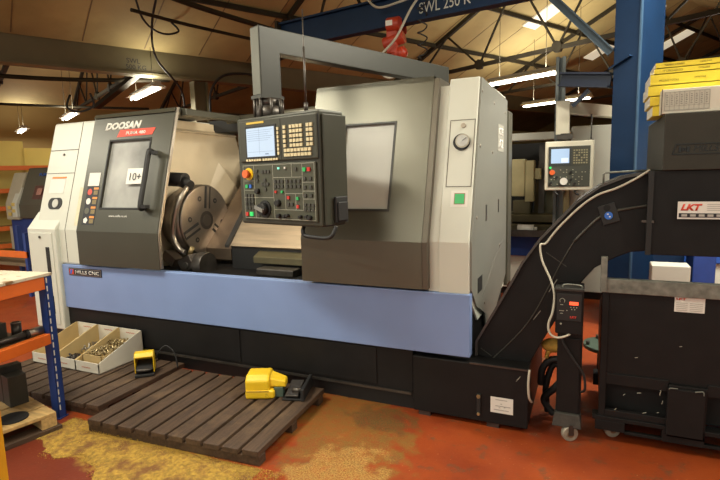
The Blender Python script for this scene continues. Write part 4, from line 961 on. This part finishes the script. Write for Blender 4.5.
# ------------------------------------------------------------------ blue column, frame and jib crane
EA = E1; 
colm = thing('blue_column', 'tall blue steel building column behind the chip conveyor', 'column', W(5.24, 2.27, 0))
cu, cv = 4.97, 2.245   # near corner in the building frame
P(colm, 'shaft', MB(BM4).box(cu, cu+.03, cv-.115, cv+.115, 0, 5.0).box(cu+.03, cu+.49, cv+.085, cv+.115, 0, 5).box(cu+.49, cu+.52, cv-.115, cv+.115, 0, 5).box(cu+.03,cu+.49,cv-.115,cv-.085,0,5), col_b, .003)
P(colm, 'corner_angle', MB(BM4).box(cu-.006, cu+.03, cv-.121, cv-.109, 0, 5.0), mat('blue_grey_edge',(.04,.085,.15),.4,.2,.1))
P(colm, 'base_plate', MB(BM4).box(cu-.02, cu+.57, cv-.15, cv+.15, 0, .02), col_b)
P(colm, 'cleat', MB().bar((.12,5.50,2.51),(.29,5.40,2.60),.05,.015), col_b)
#P(colm, 'side_channel', MB(BM4).box(cu+.0, cu+.04, cv-.20, cv-.13, 0, 5), mat('blue_black_channel',(.012,.025,.055),.45,.1,.1))
fb = P(colm, 'cross_beam', MB().ibar((.14,5.58,2.42),(-.32,5.78,2.50),.12,.14), mat('navy_beam',(.012,.02,.045),.45,.1,.1))
P(colm, 'diagonal_brace', MB().ibar((.13,5.50,2.66),(-.44,5.60,3.30),.07,.075,.012), mat('blue_grey_brace',(.035,.055,.075),.4,.3,.1))
P(colm, 'knee_brace', MB().bar((-.05,5.68,2.36),(-.20,5.74,2.22),.035,.035), MATS['navy_beam'])
pst = thing('steel_post', 'slim grey blue steel post beside the second control pendant arm', 'post', (-.37, 6.15, 0))
P(pst, 'post_channel', MB().box(-.395,-.36,6.12,6.2,0,2.80).box(-.33,-.295,6.12,6.2,0,2.80).box(-.36,-.33,6.18,6.2,0,2.80), mat('grey_blue_post',(.15,.17,.17),.4,.4,.1), .004)
P(pst, 'post_foot', MB().box(-.47,-.27,6.05,6.25,0,.02), truss_m)

jib = thing('jib_crane_beam', 'deep blue jib crane beam marked SWL 250K in white, above the lathe', 'crane beam', (-1.5, 5.86, 3.3))
j0 = Vector((-3.95,6.17,3.48)); j1 = Vector((.30,5.60,3.50))
P(jib, 'beam', MB().ibar(j0, j1, .14, .34, .025), col_b, .002)
dj = (j1-j0).normalized(); nj = Vector((dj.y,-dj.x,0))
pj = j0 + dj*2.10 + nj*.016
text(jib, 'lettering', 'SWL 250 K', (pj.x, pj.y, 3.40), dj, (0,0,1), mat('white_paint_letters',(.55,.55,.5),.6,0,.1), width=.62, height=.12)
P(jib, 'end_stop', MB().bar(j0+Vector((-.02,0,0)), j0+Vector((.02,-.003,0)), .2, .38), truss_m)
hj = j0 + dj*1.80
hoist = thing('chain_hoist', 'small red electric hoist hanging below the blue jib beam', 'hoist', (hj.x, hj.y, 2.9))
P(hoist, 'trolley', MB().box(hj.x-.09,hj.x+.09,hj.y-.1,hj.y-.075,3.24,3.38).box(hj.x-.09,hj.x+.09,hj.y+.075,hj.y+.1,3.24,3.38).box(hj.x-.03,hj.x+.03,hj.y-.1,hj.y+.1,3.22,3.26), red_h, .005)
P(hoist, 'motor_housing', MB().cyl((hj.x-.06,hj.y-.16,3.30),(hj.x+.10,hj.y-.16,3.30),.08).cyl((hj.x-.12,hj.y-.12,3.10),(hj.x+.13,hj.y-.12,3.16),.075).box(hj.x-.07,hj.x+.06,hj.y-.18,hj.y-.06,2.98,3.28), red_h, .01)
P(hoist, 'hook_block', MB().cyl((hj.x-.02,hj.y-.12,2.97),(hj.x+.14,hj.y-.12,3.0),.06).sph((hj.x+.1,hj.y-.12,2.98),.07), red_h)
P(hoist, 'rating_plate', MB().box(hj.x-.05,hj.x+.03,hj.y-.245,hj.y-.24,3.27,3.33), white)
P(hoist, 'chain', MB().tube([(hj.x,hj.y-.12,2.97),(hj.x,hj.y-.12,2.86)], .012, 6), dsteel)
P(hoist, 'hook', MB().tube([(hj.x,hj.y-.12,2.88),(hj.x+.04,hj.y-.12,2.85),(hj.x+.04,hj.y-.12,2.80),(hj.x,hj.y-.12,2.78),(hj.x-.035,hj.y-.12,2.81)], .012, 8), dsteel)
def cable(pts, r, m, lab): return tag(P(None, 'cable', MB().tube(pts, r, 8), m), lab, 'cable')
cable([(hj.x-.35,hj.y-.06,3.66),(hj.x-.15,hj.y-.2,3.50),(hj.x+.15,hj.y-.2,3.53),(hj.x+.30,hj.y-.08,3.60),(hj.x+.25,hj.y-.25,3.4),(hj.x+.08,hj.y-.26,3.12),(hj.x-.10,hj.y-.24,2.97),(hj.x-.2,hj.y-.2,2.85),(hj.x-.05,hj.y-.2,2.70),(hj.x+.1,hj.y-.15,2.75)], .014, cable_w, 'pale looping cable across the red hoist')
hx_ = hj.x+.36
cable([(hx_+.055*math.cos(k*1.57), hj.y-.15+.055*math.sin(k*1.57), 3.50-.033*k) for k in range(20)], .008, black_r, 'black curly cable hanging right of the red hoist')
c0 = Vector(W(4.7, 11.8, 0))
cable([W(2.9,10.2,5.14),W(3.1,10.4,4.62),W(3.5,10.6,4.45),W(3.95,10.9,4.62),W(3.85,11.0,4.81)], .02, black_r, 'black cable loop under the roof above the column')
cable([W(3.35,10.0,5.2),W(3.3,10.5,4.6),W(3.55,11.2,4.1),W(4.15,11.6,3.6),W(4.3,11.8,3.2)], .022, black_r, 'black cable dropping from the roof to the olive column')
cable([W(6.6,11.96,4.1),W(5.7,11.75,4.08),W(5.2,11.75,3.95),W(4.95,11.8,3.6),W(4.9,11.8,3.1)], .03, black_r, 'black conduit bending down the olive column')
cable([W(2.45,14.6,3.72),W(2.35,14.5,3.4),W(2.6,14.4,3.3),W(2.9,14.3,3.45),W(2.85,14.3,3.75)], .025, black_r, 'coiled dark cable hanging above the left machine door')

# clutter beyond the lathe seen over its top: crane rail, pale ceiling duct, lit fittings
tag(P(None, 'crane_rail', MB().bar(W(5.2,14.5,3.35), W(9.2,13.2,3.2), .2, .22), truss_m), 'dark horizontal rail behind the pendant post, left of it', 'rail')
m_ = MB()
for k in range(3): m_.bar(W(6,16+1.3*k,2.7-.1*k), W(13,15+1.3*k,2.65-.1*k), .1, .08)
tag(P(None, 'wall_pipes', m_, mat('pale_pipe',(.42,.33,.16),.5,.1,.2)), 'pale horizontal pipes far behind the lathe opening', 'pipe')

# ------------------------------------------------------------------ second lathe behind right
l2 = thing('cnc_lathe', 'cream CNC lathe with open bay and blue base, behind the chip conveyor', 'machine', (.2, 7.2, 0))
P(l2, 'body', MB().box(-.24,1.5,6.6,8.2,.45,2.08), cream, .02)
P(l2, 'left_body', MB().box(-2.6,-1.5,6.6,8.2,.45,2.05), cream, .02)
P(l2, 'roof_header', MB().box(-1.5,-.24,6.55,6.75,1.94,2.03), cream, .01)
P(l2, 'bay_back', MB().box(-1.5,-.24,7.6,8.0,.45,1.95), black_r)
P(l2, 'bay_side', MB().box(-.62,-.55,6.9,7.6,.9,1.9), dsteel)
P(l2, 'bay_floor', MB().box(-1.5,-.24,6.62,7.6,.45,.80), dsteel)
P(l2, 'lower_panel', MB().box(-2.6,1.5,6.5,6.62,.52,.80), mat('bright_blue_enamel',(.02,.09,.40),.4,0,.05), .01)
P(l2, 'base', MB().box(-2.6,1.5,6.55,8.2,.10,.52), cream, .01)
P(l2, 'plinth', MB().box(-2.5,1.45,6.62,8.1,0,.10), black_r)
tr = P(l2, 'turret', MB().box(-.93,-.77,6.7,6.95,1.25,1.72).box(-.77,-.66,6.72,6.92,1.18,1.70).box(-.66,-.58,6.75,6.85,1.46,1.6), mat('cream_turret',(.52,.46,.25),.4,.1,.1), .012)
P(tr, 'turret_base', MB().box(-.92,-.7,6.75,7.0,1.02,1.2), mat('olive_steel',(.16,.14,.08),.4,.6,.15), .01)
P(l2, 'slide', MB().box(-1.0,-.36,6.7,7.2,.92,1.02).box(-1.0,-.30,6.66,7.3,.80,.90), mat('olive_steel',(.16,.14,.08),.4,.6,.15), .01)
P(l2, 'slide_cover', MB().prism([(6.9,1.0),(7.5,1.7),(7.6,1.7),(7.6,1.0)], 0, -.68, -.30), mat('grey_green_cover',(.14,.14,.10),.4,.4,.1))
P(l2, 'inner_column', MB().box(-.30,-.24,6.5,6.6,.8,1.42), mat('cream_turret',(.52,.46,.25),.4,.1,.1), .01)
P(l2, 'knob', MB().cyl((-.35,6.5,1.33),(-.35,6.42,1.33),.04).box(-.36,-.28,6.5,6.56,1.3,1.38), steel)
wt = thing('work_tray', 'cluttered steel tray of small tools in front of the second lathe', 'tray', (-.7, 6.4, .75))
P(wt, 'tray_board', MB().box(-1.0,-.45,6.2,6.5,.80,.83), dsteel, .004)
P(wt, 'tray_rim', MB().box(-1.0,-.45,6.19,6.2,.80,.88), dsteel)
tag(P(None, 'white_bottle', MB().cyl((-.80,6.35,.885),(-.62,6.33,.885),.045).cyl((-.62,6.33,.885),(-.58,6.33,.885),.02), white), 'white bottle lying on the tool tray of the second lathe', 'bottle')
for k in range(9):
    x = -.98+.055*k; 
    tag(P(None, 'small_tool', MB(Matrix.Translation((x,6.26+.03*(k%3),.85)) @ Matrix.Rotation(k*.8,4,'Z')).box(-.035,.035,-.012,.012,-.018,.0), steel if k%2 else dsteel, .003), 'small steel tool on the tray, number of its row hidden in clutter' if False else 'small steel tool lying in the cluttered tray of the second lathe', 'tool', 'small tools on the tray')
pole = P(None, 'wooden_pole', MB().cyl((-.85,6.05,.02),(-.93,6.2,1.58),.022,.018), brown); tag(pole, 'brown wooden pole leaning between the two lathes', 'pole')
# its pendant
A3 = 0.0
pd2 = thing('control_pendant', 'cream control pendant with small lit screen in front of the second lathe', 'control panel', (0.02, 5.8, 1.36), 0)
wh2 = mat('cream_pendant_paint', (.74,.70,.56), .45, 0, .03)
P(pd2, 'cabinet', MB().box(-.465,.015,5.8,6.02,1.36,1.875), wh2, .012)
fc = P(pd2, 'panel_face', MB().box(-.425,-.02,5.79,5.80,1.40,1.82), mat('grey_olive_face',(.065,.07,.055),.5,0,.05))
P(fc, 'screen_frame', MB().box(-.42,-.20,5.784,5.791,1.62,1.815), mat('dark_grey_frame',(.04,.045,.045),.4,0,0))
P(fc, 'screen', MB().box(-.40,-.222,5.781,5.786,1.645,1.795), screen2)
P(fc, 'screen_block', MB().box(-.30,-.23,5.779,5.782,1.65,1.70), mat('screen_pale_area',(.3,.35,.4),.5,0,0,emit=(.75,.85,.98),estr=.8))
kk = P(fc, 'key_frame', MB().box(-.195,-.03,5.784,5.791,1.62,1.815), mat('olive_key_field',(.06,.062,.045),.5,0,0))
m_ = MB()
for r in range(6):
    for c in range(6): 
        if (r*c) % 5 == 4: continue
        m_.box(-.182+.024*c,-.166+.024*c,5.781,5.786,1.638+.026*r,1.653+.026*r)
P(kk, 'keypad', m_, mat('dull_keys',(.30,.27,.16),.5,0,.1))
m_ = MB()
random.seed(3)
for r in range(7):
    for c in range(12):
        if random.random() < .45: m_.box(-.40+.03*c,-.388+.03*c,5.784,5.791,1.42+.025*r,1.43+.025*r)
P(fc, 'small_keys', m_, mat('pale_small_keys',(.35,.33,.25),.5,0,0))
P(fc, 'stop_button', MB().cyl((-.385,5.79,1.55),(-.385,5.76,1.55),.027), mat('orange_red_button',(.75,.13,.03),.35,0,0))
P(fc, 'green_light', MB().cyl((-.405,5.79,1.60),(-.405,5.77,1.60),.012), MATS['lit_green'])
P(fc, 'handwheel', MB().cyl((-.27,5.79,1.455),(-.27,5.765,1.455),.038), white)
for x, z in ((-.20,1.55),(-.20,1.47),(-.16,1.43),(-.395,1.44),(-.34,1.50)): P(fc, 'selector_knob', MB().cyl((x,5.79,z),(x,5.77,z),.013), black_r)
P(pd2, 'arm_post', MB().box(-.37,-.235,5.92,6.05,1.95,2.305), wh2, .008)
m_ = MB().hexa([(-.28,6.05,2.17),(-.236,5.98,2.17),(.66,7.5,2.17),(.52,7.55,2.17),(-.28,6.05,2.30),(-.236,5.98,2.30),(.66,7.5,2.30),(.52,7.55,2.30)])
P(pd2, 'swing_arm', m_, wh2, .006)
P(pd2, 'swivel', MB().cyl((-.28,5.95,1.86),(-.28,5.95,1.96),.05).box(-.36,-.2,5.9,6.0,1.90,1.95), dsteel)
P(pd2, 'aerial', MB().cyl((-.02,5.85,1.87),(-.02,5.85,2.14),.007,seg=8).cyl((-.02,5.85,1.87),(-.02,5.85,1.885),.03), dsteel)
for dx in (0,.2): P(pd2, 'hand_grip', MB().tube([(-.36+dx,5.83,1.36),(-.35+dx,5.80,1.33),(-.32+dx,5.80,1.31)], .012), black_r)

# behind the conveyor mouth: white box, blue cabinets, tripod drum lid
tag(P(None, 'white_box', MB().box(.50,.79,5.0,5.2,.385,.735), mat('white_box_paint',(.50,.48,.42),.5,0,.03), .008), 'white box seen between hopper and skip, before the blue column', 'box')
tag(P(None, 'blue_cabinet', MB().box(.60,.90,6.1,6.4,0,.9), col_b, .01), 'dark blue cabinet behind the white box', 'cabinet')
tag(P(None, 'blue_bin', MB().box(.93,1.12,5.8,6.2,0,1.0), rack_b, .01), 'bright dark blue bin right of the white box', 'bin')
tag(P(None, 'box_stand', MB().box(.50,.79,5.0,5.2,.355,.384).box(.51,.54,5.01,5.04,0,.36).box(.75,.78,5.01,5.04,0,.36).box(.51,.54,5.16,5.19,0,.36).box(.75,.78,5.16,5.19,0,.36), truss_m), 'low dark stand under the white box', 'stand')
dr = thing('drum_stand', 'round dark green lid with bolts on a thin leg, left of the skip', 'stand', (.16, 4.2, 0))
P(dr, 'lid', MB().cyl((.16,4.2,.21),(.16,4.2,.24),.185,seg=32), green_d, .004)
P(dr, 'lid_bolt', MB().cyl((.01,4.14,.24),(.01,4.14,.27),.014).cyl((.08,4.32,.24),(.08,4.32,.27),.014), dsteel)
P(dr, 'leg', MB().cyl((.09,4.13,0),(.09,4.13,.20),.012).cyl((.25,4.13,0),(.25,4.13,.20),.012).cyl((.17,4.32,0),(.17,4.32,.20),.012), black_r)

# ------------------------------------------------------------------ far left: another lathe, shelving
l3 = thing('cnc_lathe', 'small grey and cream lathe far behind at the left, before the orange shelving', 'machine', (-9.3, 6.4, 0))
P(l3, 'cover', MB().prism([(5.95,.92),(5.95,1.18),(6.22,1.86),(6.7,1.86),(6.7,.92)], 0, -9.75, -8.4), taupe2, .02)
P(l3, 'end_cover', MB().prism([(5.92,.90),(5.92,1.2),(6.15,1.78),(6.7,1.78),(6.7,.90)], 0, -10.1, -9.75), mat('greyed_cream',(.45,.41,.30),.45,0,.05), .02)
P(l3, 'end_strip', MB().prism([(5.90,.95),(5.90,1.2),(6.05,1.5),(6.1,1.5),(6.1,.95)], 0, -9.88, -9.74), cream, .01)
P(l3, 'window', MB().prism([(5.985,1.28),(6.085,1.53),(6.10,1.53),(6.0,1.28)], 0, -9.40, -9.05), mat('dark_red_window',(.12,.04,.03),.3,0,.4,12), .003)
P(l3, 'red_marks', MB().prism([(5.995,1.36),(6.045,1.48),(6.05,1.48),(6.0,1.36)], 0, -9.28, -9.15), mat('pale_pink_label',(.5,.25,.2),.5,0,.3,30))
text(l3, 'lettering', 'PUMA', (-9.36, 6.145, 1.70), (1,0,0), (0,.36,1), blue_k, width=.30, height=.06, bold=.03)
m_ = MB()
for k in range(4): m_.box(-9.99+.12*(k%2),-9.90+.12*(k%2),5.895,5.905,.98+.06*k,1.04+.06*k)
P(l3, 'small_labels', m_, yel_w)
P(l3, 'base', MB().box(-10.1,-8.4,6.0,6.7,.12,.92), rack_b, .01)
P(l3, 'plinth', MB().box(-10.0,-8.5,6.1,6.65,0,.12), black_r)
P(l3, 'side_sheet', MB().box(-10.35,-10.1,6.1,6.6,.3,.75), mat('greyed_cream',(.45,.41,.30),.45,0,.05), .01)
sh = thing('storage_shelving', 'orange beamed storage shelving along the yellow partition at far left', 'shelving', W(0, 12.6, 0))
for z in (.35,.70,1.10,1.45,1.90): P(sh, 'beam', MB(BM4).box(-3,2.4,12.30,12.36,z-.06,z+.03), orange, .004)
for z in (.35,.70,1.10,1.45,1.90): P(sh, 'shelf_board', MB(BM4).box(-3,2.4,12.36,12.9,z-.01,z+.015), mat('shelf_buff',(.45,.33,.12),.7,0,.1))
for u_ in (-3,-.4,2.35):
    for v_ in (12.33,12.88): P(sh, 'upright', MB(BM4).box(u_,u_+.05,v_-.03,v_+.03,0,1.95), rack_b)
lowb = thing('low_bench', 'low brown bench with orange beam at far left, beyond the rack bench', 'bench', (-7.8, 4.6, 0))
P(lowb, 'bench_top', MB().box(-8.6,-7.1,4.4,5.2,.42,.46), mat('bench_brown',(.16,.11,.06),.6,0,.2), .004)
P(lowb, 'beam', MB().box(-8.6,-7.1,4.36,4.40,.55,.64), orange, .004)
for x in (-8.55,-7.15): 
    for y in (4.4,5.15): P(lowb, 'upright', MB().box(x,x+.05,y-.03,y+.03,0,.9), rack_b)

# ------------------------------------------------------------------ camera and world
yaw, pitch, roll = -0.43083, 0.13184, 0.02698
import mathutils
F = Vector((math.sin(yaw)*math.cos(pitch), math.cos(yaw)*math.cos(pitch), -math.sin(pitch)))
Rt = Vector((math.cos(yaw), -math.sin(yaw), 0)); Dn = F.cross(Rt)
c, s = math.cos(roll), math.sin(roll)
X = c*Rt + s*Dn; Y = -s*Rt + c*Dn
Mx = Matrix((X, -Y, -F)).transposed().to_4x4(); Mx.translation = Vector((0, 0, 1.6))
cam = D.cameras.new('camera'); co = D.objects.new('camera', cam); COL.objects.link(co)
co.matrix_world = Mx
cam.sensor_width = 36; cam.sensor_fit = 'HORIZONTAL'; cam.lens = 505/720*36; cam.clip_end = 200
cam.clip_start = .05
S.camera = co
wd = D.worlds.new('hall_air'); S.world = wd; wd.use_nodes = True
bg = wd.node_tree.nodes['Background']; bg.inputs[0].default_value = (.97,.94,.80,1); bg.inputs[1].default_value = .95
S.view_settings.view_transform = 'Standard'; S.view_settings.look = 'None'; S.view_settings.gamma = 1; S.view_settings.use_curve_mapping = False
S.view_settings.exposure = -0.06
